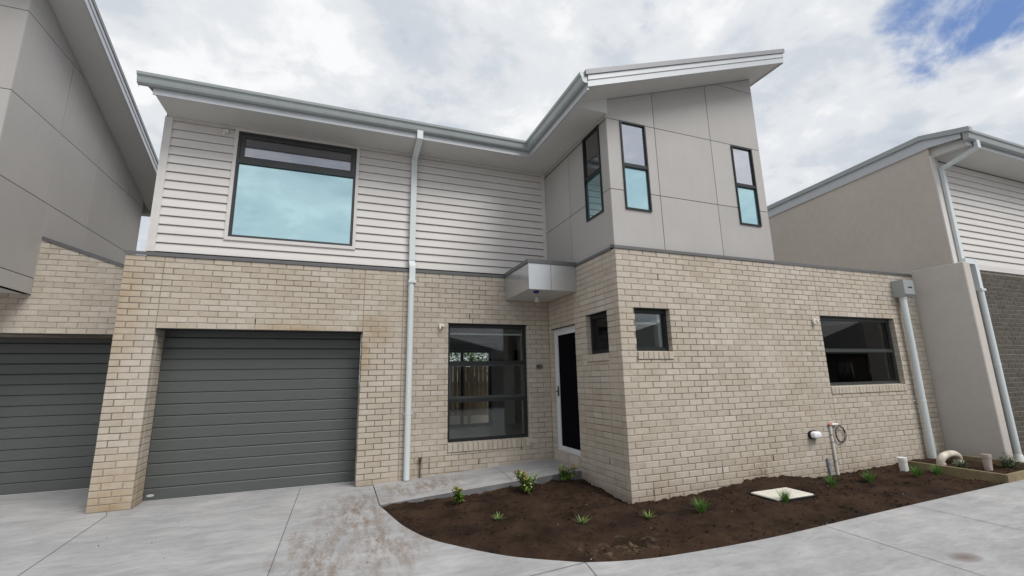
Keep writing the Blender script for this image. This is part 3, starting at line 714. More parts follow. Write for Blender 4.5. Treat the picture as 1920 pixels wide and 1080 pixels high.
def panels(T, cols, rows, wins, par, zmax=None, gapw=0.0055):
    for a, b in zip(cols[:-1], cols[1:]):
        for c_, d_ in zip(rows[:-1], rows[1:]):
            a1, b1, c1, d1 = a + gapw, b - gapw, c_ + gapw, d_ - gapw
            if zmax:
                poly = [(a1, c1), (b1, c1), (b1, d1), (a1, d1)]; out = []
                for i in range(4):
                    p, q = poly[i], poly[(i + 1) % 4]; sp, sq = p[1] - zmax(p[0]), q[1] - zmax(q[0])
                    if sp <= 0: out.append(p)
                    if sp * sq < 0: t = sp / (sp - sq); out.append((p[0] + (q[0] - p[0]) * t, p[1] + (q[1] - p[1]) * t))
                if len(out) < 3: continue
                if len(out) != 4 or out != poly:
                    MB(T).prism(out, 0.0, -0.0119, 'y').build('panel', 'panel', par); continue
            hit = [o for o in wins if o[0] < b1 and o[1] > a1 and o[2] < d1 and o[3] > c1]
            us = sorted({a1, b1, *[min(max(x, a1), b1) for o in hit for x in o[:2]]}); vs_ = sorted({c1, d1, *[min(max(x, c1), d1) for o in hit for x in o[2:]]})
            MB(T).cells(us, vs_, lambda u, v: not any(o[0] < u < o[1] and o[2] < v < o[3] for o in hit), 0.0, -0.0119).build('panel', 'panel', par)
panels(FWF, [0.0, 7.432 - XW, 8.60 - XW, XR - XW], [3.425, 4.312, 5.482, 6.622, 7.5], [wf1, wf2], pwF, zmax=lambda u: RZ(u + XW) - .012)
panels(FWC, [0.002, -0.925 - YF, 2.262], [3.425, 4.312, 5.46], [wc], pwC)
MB(FWC).box(0.004, 2.25, -0.0119, 0.010, 5.478, SOF - .001).build('frieze', 'panel', pwC)
for T, o, mid in ((FWC, wc, 4.735), (FWF, wf1, 4.742), (FWF, wf2, 4.738)):
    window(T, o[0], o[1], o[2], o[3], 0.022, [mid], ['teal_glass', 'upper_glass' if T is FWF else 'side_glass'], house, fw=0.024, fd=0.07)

# ---- eaves
YE, XE2, YR = -0.500, 5.965, -2.640
MB().box(0.24, XE2 - .001, YE, YW - .024, SOF, SOF + .012).box(XE2, XW + 0.002, YF, YW - .024, SOF, SOF + .012).build('soffit', 'soffit', house)
g = MB(); zf = lambda x: RZ(x)
g.add([(XE2, YR + .02, zf(XE2)), (10.06, YR + .02, zf(10.06)), (10.06, YF + .02, zf(10.06)), (XE2, YF + .02, zf(XE2)), (XE2, YR + .02, zf(XE2) + .012), (10.06, YR + .02, zf(10.06) + .012), (10.06, YF + .02, zf(10.06) + .012), (XE2, YF + .02, zf(XE2) + .012)],
      [(0, 3, 2, 1), (4, 5, 6, 7), (0, 1, 5, 4), (1, 2, 6, 5), (2, 3, 7, 6), (3, 0, 4, 7)])
g.add([(XR - .01, YF + .0201, zf(XR - .01)), (10.06, YF + .0201, zf(10.06)), (10.06, 6, zf(10.06)), (XR - .01, 6, zf(XR - .01))], [(0, 3, 2, 1)])
g.build('rake_soffit', 'soffit', house)
MB().prism([(XE2 + .002, SOF + .0005), (XW + .03, SOF + .0005), (XW + .03, zf(XW + .03) - .001), (XE2 + .002, zf(XE2) - .001)], YF - .012, YF + 0.012, 'y').build('gable_infill', 'soffit', house)
MB().box(0.22, XE2, YE - .022, YE, SOF - .012, 5.72).box(XE2 - .022, XE2, YR + .02, YE - .022, SOF - .012, 5.72).build('fascia', 'fascia_metal', house)
# gutter, swept with a mitre at the inner corner
prof = [(.022, 5.640), (.070, 5.636), (.094, 5.655), (.104, 5.690), (.112, 5.735), (.135, 5.752), (.140, 5.790), (.128, 5.796), (.122, 5.770), (.06, 5.66), (.022, 5.66)]
g = MB(); n = len(prof); vs = []
for d, z in prof: vs.append((0.05, YE - d, z))
for d, z in prof: vs.append((XE2 - d, YE - d, z))
for d, z in prof: vs.append((XE2 - d, YR + .01, z))
g.add(vs, [tuple(range(n)), tuple(range(3 * n - 1, 2 * n - 1, -1))] + [(s * n + i, s * n + (i + 1) % n, (s + 1) * n + (i + 1) % n, (s + 1) * n + i) for s in (0, 1) for i in range(n)])
g.prism([(YE - .02, 5.62), (YE - d if False else YE - .14, 5.792), (YE - .02, 5.792)], 0.048, 0.052, 'x')
g.prism([(XE2 - .02, 5.638), (XE2 - .075, 5.634), (XE2 - .10, 5.652), (XE2 - .112, 5.70), (XE2 - .138, 5.75), (XE2 - .141, 5.794), (XE2 - .02, 5.794)], YR + .004, YR + .009, 'y')
g.build('gutter', 'gutter_metal', house)
# raking fascia and capping at the front of the wing
def rk(o0, o1, x0, x1, y0, y1, nm, mt):
    return MB().prism([(x0, zf(x0) + o0), (x1, zf(x1) + o0), (x1, zf(x1) + o1), (x0, zf(x0) + o1)], y0, y1, 'y').build(nm, mt, house)
rk(-.015, .085, XE2 - .02, 10.065, YR, YR + .02, 'rake_fascia', 'fascia_metal'); rk(.0852, .165, XE2 - .02, 10.067, YR - .012, YR + .02, 'rake_fascia', 'fascia_metal')
rk(.1655, .245, XE2 - .06, 10.09, YR - .03, YR + .06, 'barge_capping', 'capping')
MB().box(10.06, 10.082, YR + .02, 6, zf(10.06) - .015, zf(10.06) + .17).build('fascia', 'fascia_metal', house)
g = MB()
g.add([(XE2 - .05, YR + .03, zf(XE2 - .05) + .2), (10.09, YR + .03, zf(10.09) + .2), (10.09, 6, zf(10.09) + .2), (XE2 - .05, 6, zf(XE2 - .05) + .2), (XE2 - .05, YR + .03, zf(XE2 - .05) + .17), (10.09, YR + .03, zf(10.09) + .17), (10.09, 6, zf(10.09) + .17), (XE2 - .05, 6, zf(XE2 - .05) + .17)],
      [(0, 1, 2, 3), (4, 7, 6, 5), (0, 4, 5, 1), (1, 5, 6, 2), (2, 6, 7, 3), (3, 7, 4, 0)])
g.add([(0.1, YE - .05, 5.735), (6.3, YE - .05, 5.735), (6.3, 7, 6.9), (0.1, 7, 6.9), (0.1, YE - .05, 5.70), (6.3, YE - .05, 5.70), (6.3, 7, 6.865), (0.1, 7, 6.865)],
      [(0, 1, 2, 3), (4, 7, 6, 5), (0, 4, 5, 1), (1, 5, 6, 2), (2, 6, 7, 3), (3, 7, 4, 0)])
g.build('roof', 'roof_sheet', house)
MB().box(0.20, 0.26, YW + .1, 6.9, 3.36, 5.7).build('side_wall', 'white_board', house)

# ---- downpipe on the garage front
def rect_tube(pts, w, d, name, mat, par):
    """rectangular pipe: pts (x, y, z) in a plane of constant x"""
    g = MB(); P = [Vector(p) for p in pts]; n = len(P); vs = []
    for i, p in enumerate(P):
        a = (P[i] - P[i - 1]).normalized() if i else (P[1] - P[0]).normalized(); b = (P[i + 1] - P[i]).normalized() if i < n - 1 else a
        t = (a + b).normalized(); nn = Vector((0, -t.z, t.y)); k_ = 1 / max(0.35, a.dot(t))
        for sx, sd_ in ((-1, -1), (1, -1), (1, 1), (-1, 1)): vs.append(tuple(p + Vector((sx * w / 2, 0, 0)) + nn * (sd_ * d / 2 * k_)))
    g.add(vs, [(3, 2, 1, 0), tuple(range(4 * n - 4, 4 * n))] + [(i * 4 + j, i * 4 + (j + 1) % 4, i * 4 + 4 + (j + 1) % 4, i * 4 + 4 + j) for i in range(n - 1) for j in range(4)])
    return g.build(name, mat, par)
DX = 3.925
dp = MB().tube([(DX - .01, -0.062, 3.16), (DX - .01, -0.062, 0.045)], 0.048, 24, cap=True).build('downpipe', 'downpipe_paint', house, smooth=True)
rect_tube([(DX, YE - .07, 5.66), (DX, YE - .07, 5.53), (DX, YW - .075, 5.42), (DX, YW - .075, 3.53), (DX, -0.062, 3.43), (DX, -0.062, 3.17)], 0.096, 0.05, 'upper_pipe', 'downpipe_paint', dp)
MB().box(DX - .062, DX + .062, -0.125, -0.008, 3.145, 3.185).build('pipe_adaptor', 'downpipe_paint', dp)
MB().box(DX - .056, DX + .056, YW - .106, YW - .045, 3.56, 3.575).build('pipe_bracket', 'downpipe_paint', dp)
for zz in (1.03,):
    MB().tube([(DX - .01, -0.062, zz - .012), (DX - .01, -0.062, zz + .012)], 0.051, 24).box(DX - .085, DX - .05, -0.012, -0.004, zz - .012, zz + .012).box(DX + .03, DX + .072, -0.012, -0.004, zz - .012, zz + .012).build('pipe_bracket', 'downpipe_paint', dp)
# ---- entry canopy
YC = -1.105; FK = frame((5.605, 0, 0), (0, -1, 0), (-1, 0, 0)); FKF = frame((5.605, YC, 0), (1, 0, 0), (0, -1, 0))
cp = MB().box(5.616, XC - .001, YC + .011, -.001, 2.955, 3.40).build('entry_canopy', 'panel_gap', house)
MB(FK).box(0.006, -YC - .001, -0.010, 0.0, 2.935, 3.362).build('panel', 'silver_panel', cp)
MB(FKF).box(0.0, 0.393, -.010, 0.0, 2.935, 3.362).build('panel', 'silver_panel', cp); MB(FKF).box(0.399, XC - 5.605 - .002, -.010, 0.0, 2.935, 3.362).build('panel', 'silver_panel', cp)
MB().box(5.625, XC - .004, YC + .02, -.004, 2.938, 2.955).build('soffit', 'soffit', cp)
MB().box(5.585, XC + .02, YC - .02, 0.02, 3.363, 3.425).build('flashing', 'flashing', cp)
MB().tube([(5.80, -0.95, 2.938), (5.80, -0.95, 2.915), (5.80, -0.95, 2.90)], .045, 16, rs=[.05, .05, .03]).build('downlight_cover', 'blue_plastic', cp, smooth=True)
MB().tube([(6.05, -0.42, 2.938), (6.05, -0.42, 2.90)], .035, 16).tube([(6.05, -0.42, 2.90), (6.05, -0.42, 2.855)], .05, 16, rs=[.03, .045]).build('sensor', 'sensor_white', cp, smooth=True)
MB().tube([(6.22, -0.95, 2.937), (6.22, -0.95, 2.932)], .05, 16).build('downlight', 'white_powdercoat', cp)

# ---- rainwater head and pipe at the right end of the wing
dp2 = MB().tube([(12.705, YB - .095, 2.93), (12.705, YB - .095, 2.0), (12.69, YB - .09, -0.10)], .055, 20).build('downpipe', 'downpipe_paint', house, smooth=True)
MB().prism([(YB - .002, 2.90), (YB - .002, 3.215), (YB - .205, 3.215), (YB - .205, 2.945), (YB - .16, 2.90)], 12.60, 12.905, 'x').build('rainwater_head', 'gutter_metal', dp2)
MB().box(12.72, 12.84, YB - .2065, YB - .204, 3.06, 3.085).build('overflow_slot', 'black_rubber', dp2)
MB().tube([(12.705, YB - .095, 2.915), (12.705, YB - .095, 2.87)], .063, 20).build('pipe_adaptor', 'downpipe_paint', dp2, smooth=True)
MB().tube([(12.697, YB - .093, 1.0), (12.697, YB - .093, 1.025)], .058, 20).box(12.60, 12.66, YB - .012, YB - .003, 1.0, 1.025).build('pipe_bracket', 'pvc_white', dp2)

# ---- rooms behind the windows
def room(x0, x1, y0, y1, z0, z1, mat='inner_wall', floor='floor_tile', open_sides='', holes=None, par=house):
    g = MB(); f = MB()
    S = {'f': [(x0, y0), (x1, y0)], 'b': [(x0, y1), (x1, y1)], 'l': [(x0, y0), (x0, y1)], 'r': [(x1, y0), (x1, y1)]}
    for k_, (p, q) in S.items():
        if k_ in open_sides: continue
        g.add([(p[0], p[1], z0), (q[0], q[1], z0), (q[0], q[1], z1), (p[0], p[1], z1)], [(0, 1, 2, 3)])
    g.add([(x0, y0, z1), (x1, y0, z1), (x1, y1, z1), (x0, y1, z1)], [(0, 1, 2, 3)])
    rm = g.build('room_lining', mat, par, recalc=False)
    f.add([(x0, y0, z0), (x1, y0, z0), (x1, y1, z0), (x0, y1, z0)], [(0, 1, 2, 3)]); f.build('floor', floor, rm)
    return rm
# living room: front side and back wall with openings
lr = room(3.95, 8.3, 0.24, 4.66, 0.30, 2.70, open_sides='fb')
FI = frame((0, 0.24, 0), (1, 0, 0), (0, -1, 0))
MB(FI).cells([3.95, W1[0] - .01, W1[1] + .01, 8.3], [0.30, 0.53, 2.485, 2.70], lambda u, v: not (W1[0] - .01 < u < W1[1] + .01 and .53 < v < 2.485), 0.0, -0.012).build('plaster_wall', 'inner_wall', lr)
FR = frame((0, 4.66, 0), (1, 0, 0), (0, -1, 0)); SD = (4.55, 6.86, 0.30, 2.33)
MB(FR).cells([3.95, SD[0], SD[1], 8.3], [0.30, 2.33, 2.70], lambda u, v: not (SD[0] < u < SD[1] and v < 2.33), 0.0, -0.15).build('plaster_wall', 'inner_wall', lr)
sdw = MB(FR).cells([SD[0], SD[0] + .06, 5.36, 5.43, 5.98, 6.06, SD[1] - .07, SD[1]], [SD[2], SD[2] + .07, SD[3] - .06, SD[3]], lambda u, v: v < SD[2] + .07 or v > SD[3] - .06 or u < SD[0] + .06 or 5.36 < u < 5.43 or 5.98 < u < 6.06 or u > SD[1] - .07, 0.01, -0.07).build('sliding_door', 'frame_black', house)
MB(FR).box(SD[0] + .05, SD[1] - .06, -.04, -.034, SD[2] + .06, SD[3] - .05).build('pane', 'dim_glass', sdw)
MB(FR).box(SD[0] - .1, SD[1] + .15, 0.02, 0.10, 2.34, 2.52).build('pelmet', 'blind_cloth', lr)
MB(FR).box(7.55, 8.25, 0.004, 0.02, 0.31, 2.35).build('dark_doorway_sheet', 'blind_cloth', lr)  # flat dark sheet painted for the shade of an open doorway
room(XC + .115, 8.2, YB + .115, -1.12, 0.30, 2.70, open_sides='fl')
room(10.1, 13.0, YB + .115, 1.6, 0.30, 2.70, mat='inner_wall', open_sides='f')
room(0.5, 4.6, YW + .10, 3.9, 3.40, 5.50, mat='bright_wall', open_sides='f')
room(XW + .095, XR - .1, YF + .095, 1.8, 3.5, 5.50, mat='bright_wall', open_sides='fl')

# ================================================================== LEFT HOUSE
lh = thing('neighbour_house', 'left neighbour house with grey panel upper storey overhanging a dark garage door', 'house', (-1.43, 0, 0))
X0, Y1, YFL, YBK = -1.435, 1.05, -0.165, 4.25
FLS = frame((X0, YFL, 0), (0, 1, 0), (1, 0, 0)); FLF = frame((X0, YFL, 0), (-1, 0, 0), (0, -1, 0))
LZ = lambda y: 7.165 - 0.372 * (y - 0.10)            # underside of the left house's raking soffit
ls = MB(FLS).cells([0.0125, Y1 - YFL, YBK - YFL], [2.90, 3.25, 5.55], lambda u, v: not (u > Y1 - YFL and v < 3.25), -0.012, -0.09)
ls.prism([(0.0125, 5.551), (YBK - YFL, 5.551), (YBK - YFL, LZ(YBK) - .02), (0.0125, LZ(YFL) - .02)], -0.012, -0.09, 'y'); ls = ls.build('panel_wall', 'panel_gap', lh)
lf = MB(FLF).cells([0.0125, 3.6], [2.90, 7.2], lambda u, v: True, -0.012, -0.09).build('panel_wall', 'panel_gap', lh)
panels(FLS, [0.0, 1.005 - YFL, 2.20 - YFL, 3.46 - YFL, YBK - YFL], [2.895, 3.135, 4.30, 5.465, 6.69, 7.6], [(Y1 - YFL - .001, 9, 0, 3.30)], ls, zmax=lambda u: LZ(u + YFL) - .012)
panels(FLF, [0.0, 1.17, 2.34, 3.51], [2.895, 3.135, 4.30, 5.465, 6.69, 7.2], [], lf)
MB().box(X0 - 3.5, X0 - .013, YFL + .013, Y1 - .002, 2.90, 2.912).build('box_underside', 'soffit', lh)
FL = frame((0, Y1, 0), (1, 0, 0), (0, -1, 0))
BZ = lambda x: 3.735 - 0.350 * (x + 1.41)            # raked top of the left brick wall
lw = MB(FL).prism([(-4.2, 27 * CZ + .004), (-0.03, 27 * CZ + .004), (-0.03, BZ(-0.03) - .01), (-1.45, BZ(-1.45) - .01), (-4.2, BZ(-1.45) - .01)], -0.006, -0.107, 'y').build('brick_wall', 'mortar', lh)
bL = []; cut = MB(FL)
for b in lay([(-4.2, -0.03, 0)], 27, 46, []):
    hi = min(BZ(b[0]), BZ(b[1])) if b[0] > -1.5 else 3.0
    if b[3] <= hi: bL.append(b)
    elif b[0] > -1.6:
        poly = [(b[0], b[2]), (b[1], b[2]), (b[1], b[3]), (b[0], b[3])]; out = []
        for i in range(4):
            p, q = poly[i], poly[(i + 1) % 4]; sp, sq = p[1] - BZ(p[0]), q[1] - BZ(q[0])
            if sp <= 0: out.append(p)
            if sp * sq < 0: t = sp / (sp - sq); out.append((p[0] + (q[0] - p[0]) * t, p[1] + (q[1] - p[1]) * t))
        if len(out) >= 3: cut.prism(out, 0, -0.10, 'y')
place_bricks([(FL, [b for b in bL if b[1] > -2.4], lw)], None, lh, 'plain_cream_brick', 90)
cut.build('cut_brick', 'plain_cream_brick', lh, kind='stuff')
MB(FL).prism([(-1.425, BZ(-1.425) - .004), (-0.03, BZ(-0.03) - .004), (-0.03, BZ(-0.03) + .05), (-1.425, BZ(-1.425) + .05)], 0.014, -0.10, 'y').build('flashing', 'flashing', lh)
g = MB(); g.add([(-1.425, Y1 + .1, BZ(-1.425)), (-.03, Y1 + .1, BZ(-.03)), (-.03, 4.6, BZ(-.03)), (-1.425, 4.6, BZ(-1.425))], [(0, 1, 2, 3)]); g.build('garage_roof', 'roof_sheet', lh)
gl = garage_door(FL, -4.2, -0.25, -0.70, lh)
MB(FL).box(-4.2, -0.03, -0.72, -0.11, 27 * CZ + .0045, 27 * CZ + .05).box(-0.248, -0.03, -0.74, -0.11, -0.15, 27 * CZ).build('garage_reveal', 'mortar', lh)
MB(FL).box(-4.2, -0.25, -0.104, -0.012, 27 * CZ - .006, 27 * CZ + .003).build('lintel', 'frame_black', lh)
XF = -0.985
g = MB()
for (o0, o1) in ((0, .012),):
    g.add([(X0 - .01, -0.9, LZ(-0.9)), (XF, -0.9, LZ(-0.9)), (XF, 4.75, LZ(4.75)), (X0 - .01, 4.75, LZ(4.75))], [(0, 1, 2, 3)])
    g.add([(X0 - 4, -0.9, LZ(-0.9)), (X0 - .01, -0.9, LZ(-0.9)), (X0 - .01, YFL, LZ(YFL)), (X0 - 4, YFL, LZ(YFL))], [(0, 1, 2, 3)])
g.build('rake_soffit', 'soffit', lh)
def rl(o0, o1, x0, x1, nm, mt): MB().prism([(-0.92, LZ(-.92) + o0), (4.78, LZ(4.78) + o0), (4.78, LZ(4.78) + o1), (-.92, LZ(-.92) + o1)], x0, x1, 'x').build(nm, mt, lh)
rl(-.012, .09, XF, XF + .02, 'rake_fascia', 'fascia_metal'); rl(.0902, .165, XF, XF + .032, 'rake_fascia', 'fascia_metal'); rl(.166, .235, XF - .06, XF + .045, 'barge_capping', 'capping')
MB().prism([(4.55, LZ(4.75) - .012), (4.78, LZ(4.75) - .012), (4.80, LZ(4.75) + .14), (4.55, LZ(4.75) + .14)], X0 - 3, XF + .05, 'x').build('gutter', 'gutter_metal', lh)
g = MB(); g.add([(X0 - 4, -.92, LZ(-.92) + .2), (XF, -.92, LZ(-.92) + .2), (XF, 4.75, LZ(4.75) + .2), (X0 - 4, 4.75, LZ(4.75) + .2)], [(0, 1, 2, 3)]); g.build('roof', 'roof_sheet', lh)
MB().box(X0 - 3.5, X0 - .1, YBK - .05, YBK, 3.2, LZ(YBK)).build('back_wall', 'panel', lh)

# ================================================================== RIGHT HOUSE
rh = thing('neighbour_house', 'right neighbour house with tan rendered boundary wall, white weatherboards and brown brick', 'house', (13.4, 0, 0))
XQ, YQ = 13.302, -2.935
MB().bevbox(XQ, XQ + .21, -3.085, 8, -0.2, 3.462, .012).build('fin_wall', 'render_fin', rh)
MB().prism([(YQ, 3.464), (8, 3.464), (8, 5.50), (-2.9, 5.79), (YQ, 5.79)], XQ + .02, XQ + .2, 'x').build('boundary_wall', 'render_tan', rh)
FQ = frame((0, -2.90, 0), (1, 0, 0), (0, -1, 0))
rw = MB(FQ).box(XQ + .212, 17.6, -0.107, -0.006, -0.2, 3.40).build('brick_wall', 'pale_mortar', rh)
bR = lay([(XQ + .215, 17.6, 0)], -2, 39, [])
place_bricks([(FQ, bR, rw)], None, rh, 'brown_brick', 160)
rwb = MB(FQ).box(XQ + .201, 17.6, -0.09, -0.02, 3.404, 5.60).build('weatherboard_wall', 'panel_gap', rh)
zl = []; z = 3.50
while z < 5.56: zl.append((z, min(z + BH, 5.575))); z += BH
boards(FQ, lambda a, b: [(XQ + .29, 17.6)], zl, rwb)
MB(FQ).box(XQ + .20, 17.6, -0.02, 0.022, 3.405, 3.498).build('base_trim', 'white_board', rwb)
MB(FQ).box(XQ + .012, XQ + .13, 0.036, 0.058, 3.463, 5.60).box(XQ + .1305, XQ + .29, -0.019, 0.030, 3.47, 5.60).build('corner_trim', 'white_board', rwb)
SR = 5.585; YER = -3.46
MB().box(XQ + .10, 17.6, YER, -2.89, SR, SR + .012).build('soffit', 'soffit', rh)
MB().box(XQ + .06, 17.6, YER - .02, YER, SR - .012, 5.74).build('fascia', 'fascia_metal', rh)
pr2 = [(.02, 5.645), (.07, 5.641), (.094, 5.66), (.104, 5.695), (.112, 5.74), (.135, 5.757), (.14, 5.795), (.02, 5.795)]
g = MB(); g.prism([(YER - d, z) for d, z in pr2], XQ - .02, 17.6, 'x'); g.build('gutter', 'gutter_metal', rh)
MB().prism([(YER + .02, SR + .013), (YQ, SR + .013), (YQ, 5.85), (YER + .02, 5.70)], XQ + .10, XQ + .12, 'x').build('gable_infill', 'soffit', rh)
side = [(-3.60, 5.76), (-2.87, 5.955), (0.6, 5.79), (8, 5.42)]
for (o0, o1, x0, x1, nm, mt) in ((-.20, .0, XQ - .012, XQ + .019, 'fascia', 'fascia_metal'), (.0005, .095, XQ - .055, XQ + .05, 'barge_gutter', 'gutter_metal')):
    P0 = [(y, z + o0) for y, z in side] + [(y, z + o1) for y, z in reversed(side)]
    if nm == 'fascia': P0 = [(-3.45, 5.71), (-2.95, 5.765), (-2.87, 5.755), (0.6, 5.59), (8, 5.22), (8, 5.42), (0.6, 5.79), (-2.87, 5.955), (-3.45, 5.80)]
    MB().prism(P0, x0, x1, 'x').build(nm, mt, rh)
g = MB(); g.add([(XQ, -3.55, 5.79), (17.6, -3.55, 5.79), (17.6, -2.87, 6.03), (XQ, -2.87, 6.03), (XQ, 8, 5.5), (17.6, 8, 5.9)], [(0, 1, 2, 3), (3, 2, 5, 4)]); g.build('roof', 'roof_sheet', rh)
rp = MB().tube([(13.86, -3.0, 2.98), (13.86, -3.0, 0.0)], .05, 20).build('downpipe', 'downpipe_paint', rh, smooth=True)
rect_tube([(13.58, YER - .07, 5.67), (13.58, YER - .07, 5.53), (13.58, -2.965, 5.36), (13.58, -2.965, 3.56)], .10, .05, 'upper_pipe', 'downpipe_paint', rp)
g = MB(); g.box(13.53, 13.91, -3.03, -2.94, 3.46, 3.56); g.box(13.81, 13.91, -3.035, -2.945, 3.0, 3.4595); g.box(13.79, 13.93, -3.06, -2.92, 2.96, 2.999); g.build('pipe_adaptor', 'downpipe_paint', rp)
MB().tube([(13.86, -3.0, 1.6), (13.86, -3.0, 1.625)], .053, 20).box(13.74, 13.81, -2.93, -2.90, 1.6, 1.625).build('pipe_bracket', 'pvc_white', rp)
MB().tube([(13.86, -3.0, 0.10), (13.86, -3.0, -0.05)], .07, 20, rs=[.055, .10]).build('pipe_shoe', 'pvc_white', rp, smooth=True)

# ================================================================== WALL FITTINGS
def fitting(T, u, v, name, label, cat, s=1.0, group=None):
    p = T((u, 0, v)); o = thing(name, label, cat, p, group); return o
def sensor(T, u, v, label, d0=0.0, s=1.0):
    o = fitting(T, u, v, 'sensor_light', label, 'sensor', group='small cream wall sensors')
    MB(T).bevbox(u - .042 * s, u + .042 * s, d0 + .002, d0 + .045 * s, v - .012 * s, v + .045 * s, .006).build('housing', 'sensor_white', o)
    MB(T).tube([(u - .02 * s, d0 + .02, v - .012 * s), (u - .02 * s, d0 + .05 * s, v - .045 * s)], .018 * s, 12).build('eye', 'sensor_white', o, smooth=True)
    MB(T).bevbox(u + .002 * s, u + .04 * s, d0 + .045 * s, d0 + .075 * s, v - .01 * s, v + .036 * s, .005).build('head', 'sensor_white', o)
sensor(FA, 4.438, 2.430, 'small cream sensor on the brick left of the tall living-room window')
sensor(FB, 10.315 - XC, 2.385, 'small cream sensor on the brick at the corner of the wide dark window')
sensor(FW, 1.005, 5.425, 'small white sensor on the weatherboards left of the big upstairs window', d0=.012)
o = fitting(FA, 6.229, 1.75, 'intercom_box', 'small bronze box with a round button on the brick beside the front door', 'intercom')
MB(FA).bevbox(6.175, 6.283, .002, .034, 1.715, 1.785, .006).build('housing', 'bronze_box', o)
MB(FA).tube([(6.200, .033, 1.752), (6.200, .040, 1.752)], .012, 14).build('button', 'black_rubber', o, smooth=True)
ul = 9.90 - XC; o = fitting(FB, ul, 0.585, 'bulkhead_lamp', 'unlit white bulkhead lamp with black base low on the brick wing', 'lamp')
def oval(g, u, v, a, b, d0, d1, k0, k1, n=28):
    rings = []
    for d, kk in ((d0, k0), (d0 + (d1 - d0) * .55, (k0 + k1) / 2 + .06), (d0 + (d1 - d0) * .85, k1), (d1, k1 * .72)):
        rings.append([(u + math.copysign(abs(math.cos(t)) ** .7, math.cos(t)) * a * kk, d, v + math.copysign(abs(math.sin(t)) ** .7, math.sin(t)) * b * kk) for t in [2 * math.pi * i / n for i in range(n)]])
    vs = [p for r_ in rings for p in r_]; fs = [tuple(range(n - 1, -1, -1)), tuple(range(3 * n, 4 * n))]
    for s in range(3):
        for i in range(n): fs.append((s * n + i, s * n + (i + 1) % n, s * n + n + (i + 1) % n, s * n + n + i))
    g.add(vs, fs); return g
oval(MB(FB), ul, .585, .098, .062, .002, .042, 1.0, 1.0).build('base', 'black_rubber', o, smooth=True)
oval(MB(FB), ul, .585, .088, .053, .035, .105, 1.0, .92).build('diffuser', 'lamp_diffuser', o, smooth=True)
uc = 10.305 - XC; o = thing('conduit_riser', 'white conduit pipe with a coil of black cable on the brick wing', 'conduit', FB((uc, 0, -.1)))
MB(FB).tube([(uc + .02, .022, -.14), (uc, .022, .69)], .0145, 12).build('pipe', 'pvc_white', o, smooth=True)
MB(FB).tube([(uc - .01, .022, .715), (uc + .165, .03, .712)], .0175, 12).build('elbow_pipe', 'pvc_white', o, smooth=True)
MB(FB).tube([(uc - .025, .02, .705), (uc + .03, .02, .725)], .021, 12).build('end_cap', 'red_plastic', o, smooth=True)
for zz in (.16, .45, .56): MB(FB).tube([(uc + .003, .022, zz - .007), (uc + .003, .022, zz + .007)], .0185, 12).build('saddle_clip', 'grey_plastic', o)
g = MB(FB); pts = [(uc + .155, .03, .712), (uc + .20, .035, .69), (uc + .27, .04, .64)]
for k_ in range(64):
    t = -k_ * 2 * math.pi / 24 + .5; rr = .115 + .014 * math.sin(k_ * .37); pts.append((uc + .20 + math.cos(t) * rr * 1.05 + .012 * math.sin(k_ * .21), .028 + .012 * (k_ % 24) / 24, .555 + math.sin(t) * rr + .008 * math.cos(k_ * .3)))
g.tube(pts, .0045, 8).build('cable_coil', 'black_rubber', o, smooth=True)
ug = 10.135 - XC; o = thing('cable_cover', 'short grey plastic cable cover leaning on the brick beside the white conduit', 'cover', FB((ug, 0, -.1)))
MB(FB).add([(ug - .01, .005, .215), (ug + .035, .005, .215), (ug + .035, .028, .215), (ug - .01, .028, .215), (ug + .012, .01, -.12), (ug + .06, .01, -.12), (ug + .06, .04, -.12), (ug + .012, .04, -.12)],
           [(0, 1, 2, 3), (7, 6, 5, 4), (0, 4, 5, 1), (1, 5, 6, 2), (2, 6, 7, 3), (3, 7, 4, 0)]).build('channel', 'grey_plastic', o)
MB(FB).box(ug + .0, ug + .045, .024, .036, .12, .15).build('clip', 'grey_plastic', o)
o = thing('tap_standpipe', 'thin rusty standpipe with tap head in front of the brick beside the downpipe', 'standpipe', (4.125, -.03, .03))
MB().tube([(4.125, -.03, 0.02), (4.125, -.03, .31)], .010, 10).build('pipe', 'rust', o, smooth=True)
MB().tube([(4.125, -.03, .285), (4.125, -.03, .315)], .022, 10).tube([(4.095, -.03, .338), (4.155, -.03, .338)], .014, 10).tube([(4.125, -.03, .31), (4.125, -.07, .30)], .011, 8).build('tap_head', 'rust', o, smooth=True)
o = thing('vent_pipe', 'thin grey-white pipe with bent top behind the rainwater downpipe', 'pipe', (12.93, YB - .03, 0))
MB().tube([(12.93, YB - .03, -.1), (12.93, YB - .03, .40), (12.90, YB - .03, .43), (12.83, YB - .03, .43)], .014, 10).build('pipe', 'dirty_pvc', o, smooth=True)

# ================================================================== BED FURNITURE
pz = 0.008
o = thing('pit_cover', 'square pale concrete pit cover set in the garden soil', 'pit cover', (8.3, -2.92, -.05))
MB().bevbox(7.995, 8.635, -3.125, -2.725, -.03, pz + .012, .008).build('lid', 'pit_concrete', o)
MB(lambda p: (p[0], p[2], p[1])).cells([7.973, 7.993, 8.637, 8.657], [-3.147, -3.127, -2.723, -2.703], lambda u, v: not (7.993 < u < 8.637 and -3.127 < v < -2.723), pz - .002, -.08).build('frame', 'black_rubber', o)
o = thing('pipe_stub', 'short upright white plastic pipe stub with a cap in the garden bed', 'pipe', (11.25, -2.72, -.08))
MB().tube([(11.245, -2.72, -.12), (11.225, -2.72, .165)], .056, 24).build('pipe', 'pvc_white', o, smooth=True)
MB().tube([(11.2265, -2.72, .15), (11.222, -2.72, .205)], .062, 24).build('cap', 'pvc_white', o, smooth=True)
